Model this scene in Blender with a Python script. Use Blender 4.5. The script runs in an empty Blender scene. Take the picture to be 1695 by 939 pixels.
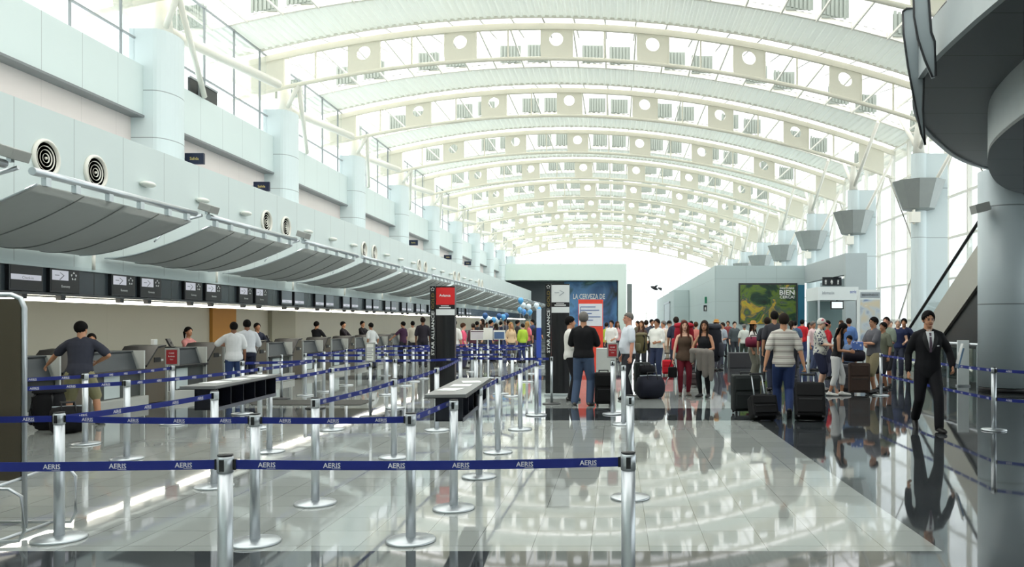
import bpy, bmesh, math, random
from mathutils import Vector, Matrix, Euler
random.seed(7)
R = math.radians
SC = bpy.context.scene
COL = SC.collection

# ------------------------------------------------------------------ camera
F = 1325.0; VPX = 1020.0; VPY = 535.0; EYE = 1.65      # focal length and vanishing point of the 1695x939 frame
cam_d = bpy.data.cameras.new('camera'); cam = bpy.data.objects.new('camera', cam_d); COL.objects.link(cam)
cam.location = (0, 0, EYE); cam.rotation_euler = (R(90), 0, 0)
cam_d.sensor_width = 36; cam_d.lens = F/1695*36
cam_d.shift_x = (847.5-VPX)/1695; cam_d.shift_y = (VPY-469.5)/1695
cam_d.clip_start = .05; cam_d.clip_end = 600
SC.camera = cam
# ------------------------------------------------------------------ daylight
W = bpy.data.worlds.new('sky'); SC.world = W; W.use_nodes = True
wn = W.node_tree.nodes; wl = W.node_tree.links; wn.clear()
wo = wn.new('ShaderNodeOutputWorld'); wb = wn.new('ShaderNodeBackground')
wb.inputs[0].default_value = (0.93, 0.985, 1.0, 1); wb.inputs[1].default_value = 1.75
wl.new(wb.outputs[0], wo.inputs[0])
sd = bpy.data.lights.new('sun', 'SUN'); sd.energy = 9.0; sd.angle = R(.6); sd.color = (1, .97, .9)
sun = bpy.data.objects.new('sun', sd); COL.objects.link(sun)
sun.rotation_euler = Vector((1.0, -.22, -.994)).to_track_quat('-Z', 'Y').to_euler()
vs = SC.view_settings
vs.view_transform = 'Standard'; vs.look = 'None'; vs.gamma = 1; vs.use_curve_mapping = False
vs.exposure = 0.5
cy = SC.cycles
cy.max_bounces = 9; cy.diffuse_bounces = 5; cy.glossy_bounces = 5; cy.transmission_bounces = 4
cy.transparent_max_bounces = 16; cy.sample_clamp_indirect = 6; cy.caustics_reflective = False; cy.caustics_refractive = False

# ------------------------------------------------------------------ helpers
def px(x, y, d): return Vector(((x-VPX)*d/F, d, EYE-(y-VPY)*d/F))      # a photo pixel at a known depth
def X_at(x, d): return (x-VPX)*d/F
def d_floor(y): return EYE*F/(y-VPY)
def d_plane(x, X): return X*F/(x-VPX)
def lin(c):
    c = c/255.0
    return c/12.92 if c <= .04045 else ((c+.055)/1.055)**2.4
def rgb(r, g, b): return (lin(r), lin(g), lin(b), 1)
MATS = {}
def mat(name, c, rough=.5, metal=0.0, var=.06, scale=6.0, spec=.5, bump=0.0):
    """principled material whose colour drifts a little with a noise texture"""
    if name in MATS: return MATS[name]
    m = bpy.data.materials.new(name); m.use_nodes = True
    nt = m.node_tree; b = nt.nodes['Principled BSDF']
    col = rgb(*c)
    b.inputs['Roughness'].default_value = rough; b.inputs['Metallic'].default_value = metal
    b.inputs['Specular IOR Level'].default_value = spec
    tc = nt.nodes.new('ShaderNodeTexCoord'); nz = nt.nodes.new('ShaderNodeTexNoise')
    nz.inputs['Scale'].default_value = scale; nz.inputs['Detail'].default_value = 3
    nt.links.new(tc.outputs['Object'], nz.inputs['Vector'])
    mx = nt.nodes.new('ShaderNodeMix'); mx.data_type = 'RGBA'
    mx.inputs[6].default_value = [max(0, v*(1-var)) for v in col[:3]]+[1]
    mx.inputs[7].default_value = [min(1, v*(1+var)) for v in col[:3]]+[1]
    nt.links.new(nz.outputs['Fac'], mx.inputs[0]); nt.links.new(mx.outputs[2], b.inputs['Base Color'])
    if bump:
        bp = nt.nodes.new('ShaderNodeBump'); bp.inputs['Strength'].default_value = bump; bp.inputs['Distance'].default_value = .01
        nt.links.new(nz.outputs['Fac'], bp.inputs['Height']); nt.links.new(bp.outputs[0], b.inputs['Normal'])
    MATS[name] = m
    return m
def emat(name, c, s):
    m = mat(name, c, .4, var=.02); b = m.node_tree.nodes['Principled BSDF']
    b.inputs['Emission Color'].default_value = rgb(*c); b.inputs['Emission Strength'].default_value = s
    return m
def glassmat(name, tint=(1, 1, 1), refl=.08, rough=0.0):
    if name in MATS: return MATS[name]
    m = bpy.data.materials.new(name); m.use_nodes = True; nt = m.node_tree; nt.nodes.clear()
    o = nt.nodes.new('ShaderNodeOutputMaterial'); t = nt.nodes.new('ShaderNodeBsdfTransparent'); g = nt.nodes.new('ShaderNodeBsdfGlossy')
    t.inputs[0].default_value = (*tint, 1); g.inputs['Roughness'].default_value = rough
    fr = nt.nodes.new('ShaderNodeLayerWeight'); fr.inputs[0].default_value = .25
    mm = nt.nodes.new('ShaderNodeMath'); mm.operation = 'MULTIPLY_ADD'; mm.inputs[1].default_value = .35; mm.inputs[2].default_value = refl*.5
    nt.links.new(fr.outputs['Fresnel'], mm.inputs[0])
    mx = nt.nodes.new('ShaderNodeMixShader'); nt.links.new(mm.outputs[0], mx.inputs[0]); nt.links.new(t.outputs[0], mx.inputs[1]); nt.links.new(g.outputs[0], mx.inputs[2])
    nt.links.new(mx.outputs[0], o.inputs[0]); MATS[name] = m
    return m
def opalmat(name, trans=.75, clear=.15):
    """opal glazing: lets daylight through diffusely"""
    m = bpy.data.materials.new(name); m.use_nodes = True; nt = m.node_tree; nt.nodes.clear()
    o = nt.nodes.new('ShaderNodeOutputMaterial'); t = nt.nodes.new('ShaderNodeBsdfTransparent'); l = nt.nodes.new('ShaderNodeBsdfTranslucent')
    l.inputs[0].default_value = (trans, trans, trans, 1)
    mx = nt.nodes.new('ShaderNodeMixShader'); mx.inputs[0].default_value = clear
    nt.links.new(l.outputs[0], mx.inputs[1]); nt.links.new(t.outputs[0], mx.inputs[2]); nt.links.new(mx.outputs[0], o.inputs[0]); MATS[name] = m
    return m

class MB:
    """collects shapes into one mesh"""
    def __init__(s): s.v = []; s.f = []; s.mi = []; s.sm = []; s.cur = 0
    def add(s, vs_, fs, smooth=False):
        n = len(s.v); s.v += [tuple(v) for v in vs_]
        for f in fs: s.f.append([n+i for i in f]); s.mi.append(s.cur); s.sm.append(smooth)
        return s
    def box(s, x0, x1, y0, y1, z0, z1, M=None, bev=0):
        if bev:
            bm = bmesh.new(); bmesh.ops.create_cube(bm, size=1)
            for v in bm.verts: v.co = ((x0+x1)/2+v.co.x*(x1-x0), (y0+y1)/2+v.co.y*(y1-y0), (z0+z1)/2+v.co.z*(z1-z0))
            bmesh.ops.bevel(bm, geom=bm.edges[:], offset=bev, segments=2, affect='EDGES', profile=.5)
            vv = [v.co.copy() for v in bm.verts]; bm.verts.index_update(); ff = [[v.index for v in f.verts] for f in bm.faces]; bm.free()
            return s.add([M@v for v in vv] if M else vv, ff)
        c = [Vector((x, y, z)) for z in (z0, z1) for y in (y0, y1) for x in (x0, x1)]
        if M: c = [M@v for v in c]
        return s.add(c, [(0, 2, 3, 1), (4, 5, 7, 6), (0, 1, 5, 4), (1, 3, 7, 5), (3, 2, 6, 7), (2, 0, 4, 6)])
    def quad(s, a, b, c, d): return s.add([a, b, c, d], [(0, 1, 2, 3)])
    def lathe(s, prof, c=(0, 0, 0), n=24, M=None, smooth=True, a0=0, a1=2*math.pi):
        """prof: (radius, height) pairs revolved about z"""
        full = abs(a1-a0-2*math.pi) < 1e-6; k = n if full else n+1
        vv = []
        for r, z in prof:
            for i in range(k):
                a = a0+(a1-a0)*i/n; v = Vector((c[0]+r*math.cos(a), c[1]+r*math.sin(a), c[2]+z)); vv.append(M@v if M else v)
        ff = []
        for j in range(len(prof)-1):
            for i in range(n):
                i2 = (i+1) % k
                ff.append((j*k+i, j*k+i2, (j+1)*k+i2, (j+1)*k+i))
        s.add(vv, ff, smooth)
        if full:
            if prof[0][0] > 1e-5: s.add(vv[:k], [tuple(range(k))[::-1]])
            if prof[-1][0] > 1e-5: s.add(vv[-k:], [tuple(range(k))])
        return s
    def cyl(s, a, b, r, n=12, r2=None, smooth=True):
        a = Vector(a); b = Vector(b); q = (b-a).to_track_quat('Z', 'Y').to_matrix().to_4x4(); M = Matrix.Translation(a)@q
        L = (b-a).length
        return s.lathe([(r, 0), (r if r2 is None else r2, L)], n=n, M=M, smooth=smooth)
    def tube(s, pts, r, n=8, closed=False):
        pts = [Vector(p) for p in pts]; k = len(pts); rings = []
        up = Vector((0, 0, 1))
        for i in range(k):
            if closed: t = pts[(i+1) % k]-pts[i-1]
            else: t = pts[min(i+1, k-1)]-pts[max(i-1, 0)]
            t.normalize(); u = t.cross(up)
            if u.length < 1e-3: u = t.cross(Vector((0, 1, 0)))
            u.normalize(); w = u.cross(t)
            rr = r[i] if isinstance(r, (list, tuple)) else r
            rings.append([pts[i]+u*math.cos(2*math.pi*j/n)*rr+w*math.sin(2*math.pi*j/n)*rr for j in range(n)])
        vv = [p for g in rings for p in g]; ff = []
        for i in range(k if closed else k-1):
            i2 = (i+1) % k
            for j in range(n): ff.append((i*n+j, i*n+(j+1) % n, i2*n+(j+1) % n, i2*n+j))
        s.add(vv, ff, True)
        if not closed: s.add(rings[0], [tuple(range(n))[::-1]]); s.add(rings[-1], [tuple(range(n))])
        return s
    def prism(s, poly, d0, d1, axis='y', M=None):
        """extrude a polygon of 2-D points along an axis"""
        def p3(p, d): return {'y': (p[0], d, p[1]), 'x': (d, p[0], p[1]), 'z': (p[0], p[1], d)}[axis]
        n = len(poly); vv = [Vector(p3(p, d0)) for p in poly]+[Vector(p3(p, d1)) for p in poly]
        if M: vv = [M@v for v in vv]
        return s.add(vv, [tuple(range(n))[::-1], tuple(range(n, 2*n))]+[(i, (i+1) % n, n+(i+1) % n, n+i) for i in range(n)])
    def sphere(s, c, r, n=12, M=None):
        rx, ry, rz = r if isinstance(r, (tuple, list)) else (r, r, r)
        vv = []; ff = []; m = n//2
        for j in range(m+1):
            th = math.pi*j/m
            for i in range(n):
                a = 2*math.pi*i/n; v = Vector((rx*math.sin(th)*math.cos(a), ry*math.sin(th)*math.sin(a), rz*math.cos(th)))
                vv.append((M@v if M else v)+Vector(c))
        for j in range(m):
            for i in range(n): ff.append((j*n+i, (j+1)*n+i, (j+1)*n+(i+1) % n, j*n+(i+1) % n))
        return s.add(vv, ff, True)
    def loft(s, rings, smooth=True, caps=True):
        n = len(rings[0]); vv = [p for g in rings for p in g]; ff = []
        for i in range(len(rings)-1):
            for j in range(n): ff.append((i*n+j, i*n+(j+1) % n, (i+1)*n+(j+1) % n, (i+1)*n+j))
        s.add(vv, ff, smooth)
        if caps: s.add(rings[0], [tuple(range(n))[::-1]]); s.add(rings[-1], [tuple(range(n))])
        return s
    def build(s, name, m, parent=None, fix=True):
        me = bpy.data.meshes.new(name); me.from_pydata(s.v, [], s.f)
        ms = m if isinstance(m, (list, tuple)) else [m]
        for q in ms: me.materials.append(q)
        me.polygons.foreach_set('material_index', s.mi); me.polygons.foreach_set('use_smooth', s.sm)
        if fix:
            bm = bmesh.new(); bm.from_mesh(me); bmesh.ops.remove_doubles(bm, verts=bm.verts, dist=1e-5); bmesh.ops.recalc_face_normals(bm, faces=bm.faces); bm.to_mesh(me); bm.free()
        me.update()
        o = bpy.data.objects.new(name, me); COL.objects.link(o)
        if parent: o.parent = parent
        return o
def tag(o, label=None, cat=None, group=None, kind=None):
    if label: o['label'] = label
    if cat: o['category'] = cat
    if group: o['group'] = group
    if kind: o['kind'] = kind
    return o
def thing(name, label, cat, loc=(0, 0, 0), rz=0, group=None):
    o = bpy.data.objects.new(name, None); COL.objects.link(o); o.empty_display_size = .1
    o.location = loc; o.rotation_euler = (0, 0, rz)
    return tag(o, label, cat, group)
def struct(name, mb, m, parent=None):
    o = mb.build(name, m, parent)
    if parent is None: o['kind'] = 'structure'
    return o
KIDS = {}
def dup(root, loc, rz=0, label=None, group=None):
    def cp(o, par):
        c = o.copy(); COL.objects.link(c)
        if par: c.parent = par
        for ch in o.children: cp(ch, c)
        return c
    r = cp(root, None); r.location = loc; r.rotation_euler = (0, 0, rz)
    if label: r['label'] = label
    if group: r['group'] = group
    return r
TXT = {}
def text_geo(s_, bold=.0, spacing=1.0):
    """outline letters as vertices and faces, 1 unit cap height, centred"""
    key = (s_, bold, spacing)
    if key in TXT: return TXT[key]
    cu = bpy.data.curves.new('letters', 'FONT'); cu.body = s_; cu.offset = bold; cu.space_character = spacing; cu.resolution_u = 2
    o = bpy.data.objects.new('letters', cu); COL.objects.link(o)
    dg = bpy.context.evaluated_depsgraph_get(); me = bpy.data.meshes.new_from_object(o.evaluated_get(dg))
    vv = [v.co.copy() for v in me.vertices]; ff = [list(p.vertices) for p in me.polygons]
    bpy.data.objects.remove(o); bpy.data.curves.remove(cu); bpy.data.meshes.remove(me)
    x0 = min(v.x for v in vv); x1 = max(v.x for v in vv); y0 = min(v.y for v in vv); y1 = max(v.y for v in vv); h = y1-y0
    vv = [Vector(((v.x-(x0+x1)/2)/h, (v.y-(y0+y1)/2)/h, 0)) for v in vv]
    TXT[key] = (vv, ff, (x1-x0)/h)
    return TXT[key]
def put_text(mb, s_, M, h, bold=.0, width=None, spacing=1.0):
    """letters of height h in the local xy plane of M"""
    vv, ff, w = text_geo(s_, bold, spacing); sx = (width/w) if width else h
    mb.add([M@Vector((v.x*sx, v.y*h, 0)) for v in vv], ff)
def frame(o, xdir, ydir):
    x = Vector(xdir).normalized(); y = Vector(ydir).normalized(); z = x.cross(y)
    M = Matrix((x, y, z)).transposed().to_4x4(); M.translation = Vector(o)
    return M
# ------------------------------------------------------------------ materials of the hall
m_white = mat('white_paint', (236, 234, 224), .55, var=.02)
m_truss = mat('truss_paint', (226, 222, 206), .55, var=.02)
m_up = mat('upstand_sheet', (150, 158, 150), .6, var=.03)
m_corr = mat('corrugated_sheet', (240, 244, 240), .36, .12, var=.03)
def let_light(m, f):
    nt = m.node_tree; b = nt.nodes['Principled BSDF']; t = nt.nodes.new('ShaderNodeBsdfTranslucent'); t.inputs[0].default_value = (.9, .92, .9, 1); mx = nt.nodes.new('ShaderNodeMixShader'); mx.inputs[0].default_value = f
    nt.links.new(b.outputs[0], mx.inputs[1]); nt.links.new(t.outputs[0], mx.inputs[2]); nt.links.new(mx.outputs[0], nt.nodes['Material Output'].inputs[0])
let_light(m_corr, .27)      # translucency added to the corrugated sheet so outside sun brightens the ceiling
m_steel = mat('brushed_steel', (196, 202, 206), .3, .85, var=.04)
m_chrome = mat('bright_steel', (206, 211, 215), .36, .75, var=.02)
m_black = mat('black_plastic', (20, 21, 24), .45)
m_dark = mat('dark_panel', (42, 44, 48), .4)
m_cream = mat('cream_wall', (196, 194, 178), .6, var=.02)
m_pink = mat('plaster_wall', (214, 205, 202), .7, var=.02)
m_glass = glassmat('clear_glass', (.97, .99, .99))
m_opal = opalmat('opal_glazing', .62, 0.0)
m_paper = mat('paper', (232, 234, 232), .7, var=.02)

def seam_mat(name, c, axis, pitch, off, width=.012, rough=.42, zs=(), dark=.45, spec=.5):
    """cladding: panels divided by thin dark joints across one object axis, and at given heights"""
    m = mat(name, c, rough, var=.025, scale=.8, spec=spec)
    nt = m.node_tree; b = nt.nodes['Principled BSDF']; src = b.inputs['Base Color'].links[0].from_socket
    tc = nt.nodes.new('ShaderNodeTexCoord'); sx = nt.nodes.new('ShaderNodeSeparateXYZ'); nt.links.new(tc.outputs['Object'], sx.inputs[0])
    def M(op, a, b_=None, c_=None):
        n = nt.nodes.new('ShaderNodeMath'); n.operation = op
        for i, v in enumerate((a, b_, c_)):
            if v is None: continue
            if isinstance(v, (int, float)): n.inputs[i].default_value = v
            else: nt.links.new(v, n.inputs[i])
        return n.outputs[0]
    acc = None
    if pitch:
        t = M('FRACT', M('DIVIDE', M('SUBTRACT', sx.outputs[axis], off), pitch)); acc = M('LESS_THAN', t, width/pitch)
    for z in zs:
        q = M('LESS_THAN', M('ABSOLUTE', M('SUBTRACT', sx.outputs[2], z)), width/2)
        acc = q if acc is None else M('MAXIMUM', acc, q)
    mx = nt.nodes.new('ShaderNodeMix'); mx.data_type = 'RGBA'
    nt.links.new(acc, mx.inputs[0]); nt.links.new(src, mx.inputs[6]); mx.inputs[7].default_value = [v*dark for v in rgb(*c)[:3]]+[1]
    nt.links.new(mx.outputs[2], b.inputs['Base Color'])
    return m

BAY = 8.66; D0 = 31.5; YB = -7.0; YE = 112.0; PIT = BAY/6
m_clad = seam_mat('cladding_panel', (205, 217, 216), 1, PIT, 13.02, zs=())
m_col = seam_mat('column_cladding', (206, 218, 220), 1, 0, 0, zs=(5.0, 6.95, 8.3), width=.025)

# ------------------------------------------------------------------ floor
def floor_mat():
    m = bpy.data.materials.new('polished_tiles'); m.use_nodes = True; nt = m.node_tree; b = nt.nodes['Principled BSDF']
    tc = nt.nodes.new('ShaderNodeTexCoord'); sx = nt.nodes.new('ShaderNodeSeparateXYZ'); nt.links.new(tc.outputs['Object'], sx.inputs[0])
    def M(op, a, b_=None):
        n = nt.nodes.new('ShaderNodeMath'); n.operation = op
        for i, v in enumerate((a, b_)):
            if v is None: continue
            if isinstance(v, (int, float)): n.inputs[i].default_value = v
            else: nt.links.new(v, n.inputs[i])
        return n.outputs[0]
    X, Y = sx.outputs[0], sx.outputs[1]
    T = .43
    band = M('LESS_THAN', M('FRACT', M('DIVIDE', M('SUBTRACT', Y, 3.85), 9.7)), .2)
    corr = M('GREATER_THAN', X, 2.36)
    strip = M('MULTIPLY', M('GREATER_THAN', X, 7.3), M('LESS_THAN', X, 7.75))
    dark = M('MAXIMUM', M('MAXIMUM', band, corr), strip)
    gx = M('LESS_THAN', M('FRACT', M('DIVIDE', M('ADD', X, 50.07), T)), .011)
    gy = M('LESS_THAN', M('FRACT', M('DIVIDE', M('ADD', Y, 49.98), T)), .011)
    grout = M('MAXIMUM', gx, gy)
    # each tile a shade of its own
    cell = nt.nodes.new('ShaderNodeCombineXYZ'); nt.links.new(M('FLOOR', M('DIVIDE', M('ADD', X, 50.07), T)), cell.inputs[0]); nt.links.new(M('FLOOR', M('DIVIDE', M('ADD', Y, 49.98), T)), cell.inputs[1])
    wnz = nt.nodes.new('ShaderNodeTexWhiteNoise'); wnz.noise_dimensions = '2D'; nt.links.new(cell.outputs[0], wnz.inputs['Vector'])
    def mixc(f, a, c):
        n = nt.nodes.new('ShaderNodeMix'); n.data_type = 'RGBA'
        for i, v in ((0, f), (6, a), (7, c)):
            if isinstance(v, tuple): n.inputs[i].default_value = v
            elif isinstance(v, float): n.inputs[i].default_value = v
            else: nt.links.new(v, n.inputs[i])
        return n.outputs[2]
    light = mixc(wnz.outputs[0], rgb(150, 155, 152), rgb(160, 165, 162))
    dk = mixc(wnz.outputs[0], rgb(52, 56, 59), rgb(64, 68, 71))
    c = mixc(dark, light, dk); c = mixc(M('MULTIPLY', grout, .8), c, rgb(74, 74, 72))
    nt.links.new(c, b.inputs['Base Color'])
    nz = nt.nodes.new('ShaderNodeTexNoise'); nz.inputs['Scale'].default_value = 1.6; nt.links.new(tc.outputs['Object'], nz.inputs['Vector'])
    rr = nt.nodes.new('ShaderNodeMapRange'); rr.inputs[3].default_value = .015; rr.inputs[4].default_value = .06
    nt.links.new(nz.outputs['Fac'], rr.inputs[0]); nt.links.new(rr.outputs[0], b.inputs['Roughness'])
    b.inputs['IOR'].default_value = 1.62
    # slight tilt of every tile breaks the reflections
    bp = nt.nodes.new('ShaderNodeBump'); bp.inputs['Strength'].default_value = .03; bp.inputs['Distance'].default_value = .01
    n2 = nt.nodes.new('ShaderNodeTexNoise'); n2.inputs['Scale'].default_value = 2.2; nt.links.new(tc.outputs['Object'], n2.inputs['Vector'])
    nt.links.new(n2.outputs['Fac'], bp.inputs['Height']); nt.links.new(bp.outputs[0], b.inputs['Normal'])
    return m
struct('floor', MB().box(-16, 16, YB, YE+2, -.2, 0), floor_mat())

# ------------------------------------------------------------------ vaulted ceiling
def arc(x): return (x+2.925)**2/90
def zc(x): return 12.655-arc(x)
def zr(x): return 13.52-arc(x)
XL, XR = -15.84, 14.6
LAN = 5.6
trY = [D0+BAY*k for k in range(-4, 10)]
def corrugated(y0, y1):
    mb = MB(); n = int((XR-XL)/.28); pts = []
    for i in range(n+1):
        x = XL+(XR-XL)*i/n; w = (XR-XL)/n
        for dx, dz in ((0, 0), (.3, 0), (.42, .06), (.88, .06)):
            xx = x+dx*w
            if xx <= XR: pts.append((xx, zr(xx)+dz))
    k = len(pts); vv = []
    for y in (y0, y1): vv += [(x, y, z) for x, z in pts]
    for y in (y0, y1): vv += [(x, y, z+.16) for x, z in pts]
    ff = [(i, i+1, k+i+1, k+i) for i in range(k-1)]+[(2*k+i, 3*k+i, 3*k+i+1, 2*k+i+1) for i in range(k-1)]
    ff += [(i, 2*k+i, 2*k+i+1, i+1) for i in range(k-1)]+[(k+i, k+i+1, 3*k+i+1, 3*k+i) for i in range(k-1)]
    ff += [(0, k, 3*k, 2*k), (k-1, 3*k-1, 4*k-1, 2*k-1)]
    return mb.add(vv, ff)
edges = [YB-1]+[e for y in trY for e in (y-.42, y+LAN)]+[YE+1]
for i in range(0, len(edges)-1, 2):
    y0, y1 = edges[i], edges[i+1]
    if y1 > y0+.2: struct('ceiling', corrugated(y0, y1), m_corr)
# glazed lantern over every truss: sloping opal panes in a white frame, a corrugated upstand behind
PW = 1.263; XC0 = -2.36
def lantern(n, y):
    cov = MB(); fr = MB(); up = MB()
    js = range(-11, 14)
    for j in js:
        xa = XC0+(j-.5)*PW; xb = xa+PW
        if xb < XL or xa > XR: continue
        xa = max(xa, XL); xb = min(xb, XR)
        cov.quad((xa, y-.42, zr(xa)+.22), (xb, y-.42, zr(xb)+.22), (xb, y+LAN, zr(xb)+1.35), (xa, y+LAN, zr(xa)+1.35))
        cov.quad((xa, y-.42, zr(xa)+.16), (xb, y-.42, zr(xb)+.16), (xb, y-.42, zr(xb)+.22), (xa, y-.42, zr(xa)+.22))
        cov.quad((xa, y+LAN, zr(xa)+.1), (xb, y+LAN, zr(xb)+.1), (xb, y+LAN, zr(xb)+1.35), (xa, y+LAN, zr(xa)+1.35))
        for xx in (xa,):
            fr.prism([(y-.42, zr(xx)+.22), (y+LAN, zr(xx)+1.35), (y+LAN, zr(xx)+1.42), (y-.42, zr(xx)+.29)], xx-.03, xx+.03, 'x')
            fr.box(xx-.035, xx+.035, y+LAN-.1, y+LAN-.03, zr(xx)-.02, zr(xx)+1.3)
            fr.box(xx-.03, xx+.03, y+.1, y+LAN, zr(xx)-.06, zr(xx)+.02)
        if j % 3:
            for q in range(6):
                a = xa+.18+q*.15
                if a+.1 < XR: up.box(a, a+.09, y+LAN-.16, y+LAN-.11, zr(a)+.22, zr(a)+.98)
            up.box(xa+.16, min(xb-.14, XR), y+LAN-.12, y+LAN-.08, zr(xa+.6)+.2, zr(xa+.6)+1.0)
    for xx in (XL, XR): fr.prism([(y-.42, zr(xx)-.05), (y+LAN, zr(xx)-.05), (y+LAN, zr(xx)+1.37), (y-.42, zr(xx)+.24)], xx-.04, xx+.04, 'x')
    pts = [(XL+(XR-XL)*i/24) for i in range(25)]
    for yy in (y-.42, y+LAN):
        for a, b in zip(pts, pts[1:]):
            fr.add([(a, yy-.06, zr(a)-.005), (b, yy-.06, zr(b)-.005), (b, yy+.06, zr(b)-.005), (a, yy+.06, zr(a)-.005), (a, yy-.06, zr(a)+.18), (b, yy-.06, zr(b)+.18), (b, yy+.06, zr(b)+.18), (a, yy+.06, zr(a)+.18)],
                   [(0, 1, 2, 3), (4, 7, 6, 5), (0, 4, 5, 1), (2, 6, 7, 3)])
    w = struct('window_%d' % n, fr, m_white); struct('pane', cov, m_opal, w); struct('upstand', up, m_up, w)
for i, y in enumerate(trY): lantern(i+1, y)

# ------------------------------------------------------------------ arched roof trusses
def arc_bar(z_of, x0, x1, hw, hh, n=40):
    mb = MB(); rings = []
    for i in range(n+1):
        x = x0+(x1-x0)*i/n; z = z_of(x)
        rings.append([Vector((x, -hw, z-hh)), Vector((x, hw, z-hh)), Vector((x, hw, z+hh)), Vector((x, -hw, z+hh))])
    return mb.loft(rings, smooth=False)
def arc_pipe(z_of, x0, x1, r, n=40): return MB().tube([(x0+(x1-x0)*i/n, 0, z_of(x0+(x1-x0)*i/n)) for i in range(n+1)], r, 10)
def hole_panel(xc, hole=True):
    h = .6; w = PW/2-.01; N = 28; mb = MB(); out = []; inn = []
    for i in range(N):
        a = 2*math.pi*(i+.5)/N; c, s = math.cos(a), math.sin(a); k = 1/max(abs(c)/w, abs(s)/h)
        out.append((xc+c*k, s*k)); inn.append((xc+c*.27, .09+s*.27))
    if not hole: inn = [(xc+(o[0]-xc)*.01, o[1]*.01) for o in out]
    vv = []
    for y in (-.035, .035):
        for lst in (out, inn): vv += [(x, y, zc(x)+.08+z) for x, z in lst]
    ff = []
    for i in range(N):
        j = (i+1) % N
        ff += [(i, j, N+j, N+i), (2*N+i, 3*N+i, 3*N+j, 2*N+j), (N+i, N+j, 3*N+j, 3*N+i), (i, 2*N+i, 2*N+j, j)]
    return mb.add(vv, ff)
ORD = ['first', 'second', 'third', 'fourth', 'fifth', 'sixth', 'seventh', 'eighth', 'ninth', 'tenth', 'eleventh', 'twelfth', 'thirteenth', 'fourteenth', 'fifteenth', 'sixteenth', 'seventeenth', 'eighteenth', 'nineteenth', 'twentieth']
tr = thing('arched_roof_truss', 'white arched roof truss nearest overhead, above the top edge of the picture', 'roof truss', (0, trY[0], 0), 0, 'arched roof trusses down the hall')
arc_pipe(lambda x: zc(x)-.59, -15.2, 14.0, .08).build('bottom_chord', m_truss, tr)
arc_bar(lambda x: zc(x)+.67, -14.6, 14.0, .08, .12).build('top_chord', m_truss, tr)
for j in range(-9, 13):
    x = XC0+j*PW
    if j in (-9, 12): hole_panel(x, False).build('web_panel', m_truss, tr)
    elif j % 3 == 0: hole_panel(x).build('web_panel', m_truss, tr)
    else:
        MB().box(x-PW/2-.03, x-PW/2+.03, -.05, .05, zc(x-PW/2)-.58, zc(x-PW/2)+.6).build('mullion', m_truss, tr)
for i, y in enumerate(trY[1:]):
    n = i-3+1                                     # 1 = the first one seen whole
    lab = (('white arched truss that passes above the picture, one bay behind the camera side' if n == -2 else 'white arched truss that passes just above the top edge of the picture') if n < 0 else
           'white arched roof truss at the very top edge of the picture' if n == 0 else
           '%s complete white arched truss with round holes, counted from the camera' % ORD[n-1])
    dup(tr, (0, y, 0), 0, lab)

# ------------------------------------------------------------------ left side
wl_ = MB().box(-10.0, -9.8, YB, 92, 2.62, 5.34)
struct('wall_left', wl_, m_clad)
struct('wall_left', MB().box(-13.8, -13.5, YB, YE, 7.58, 9.0), m_clad)
struct('wall_left', MB().box(-14.1, -13.85, YB, YE, 0, 7.75), seam_mat('plaster_panel', (216, 207, 204), 1, PIT, 13.5, width=.01, dark=.75))
struct('trim_1', MB().box(-13.86, -13.46, YB, YE, 7.52, 7.58), mat('shadow_gap_metal', (120, 124, 126), .4))
struct('ceiling', MB().box(-13.84, -10.01, YB, 91.9, 5.15, 5.3), m_clad)
struct('ceiling', MB().box(-13.0, -9.9, YB, 91.9, 2.16, 2.3), mat('soffit_board', (216, 216, 206), .6, var=.02))
struct('wall_left', MB().box(-13.0, -12.6, YB, 92, 0, 2.2), seam_mat('counter_wall', (198, 196, 182), 1, 3.1, 1.2, width=.01, dark=.85))
def pilaster(n, y0, y1, c, x=-12.45):
    struct('wall_left', MB().box(-12.62, x, y0, y1, 0, 2.17), mat('pilaster_%d' % n, c, .6, var=.03))
pilaster(1, d_plane(448, -12.5), d_plane(487, -12.5), (170, 168, 152))
pilaster(2, d_plane(352, -12.5), d_plane(391, -12.5), (196, 138, 60), -12.5)
struct('wall_left', MB().box(-12.62, -9.8, 92, 92.3, 0, 5.34), m_clad)
# clerestory windows between parapet and roof
def clerestory(n, y0, y1):
    fr = MB(); x = -13.75
    top = zr(x)
    for i in range(4):
        y = y0+(y1-y0)*(i+.2)/3.5
        fr.box(x-.03, x+.03, y-.022, y+.022, 9.0, top)
    for z in (9.03, 9.8, top-.05): fr.box(x-.035, x+.035, y0, y1, z-.022, z+.022)
    w = struct('window_%d' % n, fr, mat('window_frame', (150, 156, 158), .4))
    struct('pane', MB().box(x-.01, x+.01, y0, y1, 9.0, top), m_glass, w)
for i in range(-4, 9): clerestory(30+i, D0+BAY*i+1.4, D0+BAY*(i+1))
# two shut dark vent panes beside the first column
v0 = D0-BAY+1.45
vt = thing('louvre_vent', 'dark louvred vent pair in the clerestory beside the first left column', 'vent', (-13.62, 25.45, 8.98))
MB().box(0, .06, 0, 1.75, 0, .5).build('blade_panel', mat('vent_dark', (52, 54, 54), .5), vt)
MB().box(.05, .09, .5, .58, 0, .5).box(.05, .09, 0, 1.75, .48, .54).build('frame', mat('window_frame', (150, 156, 158), .4), vt)

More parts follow.
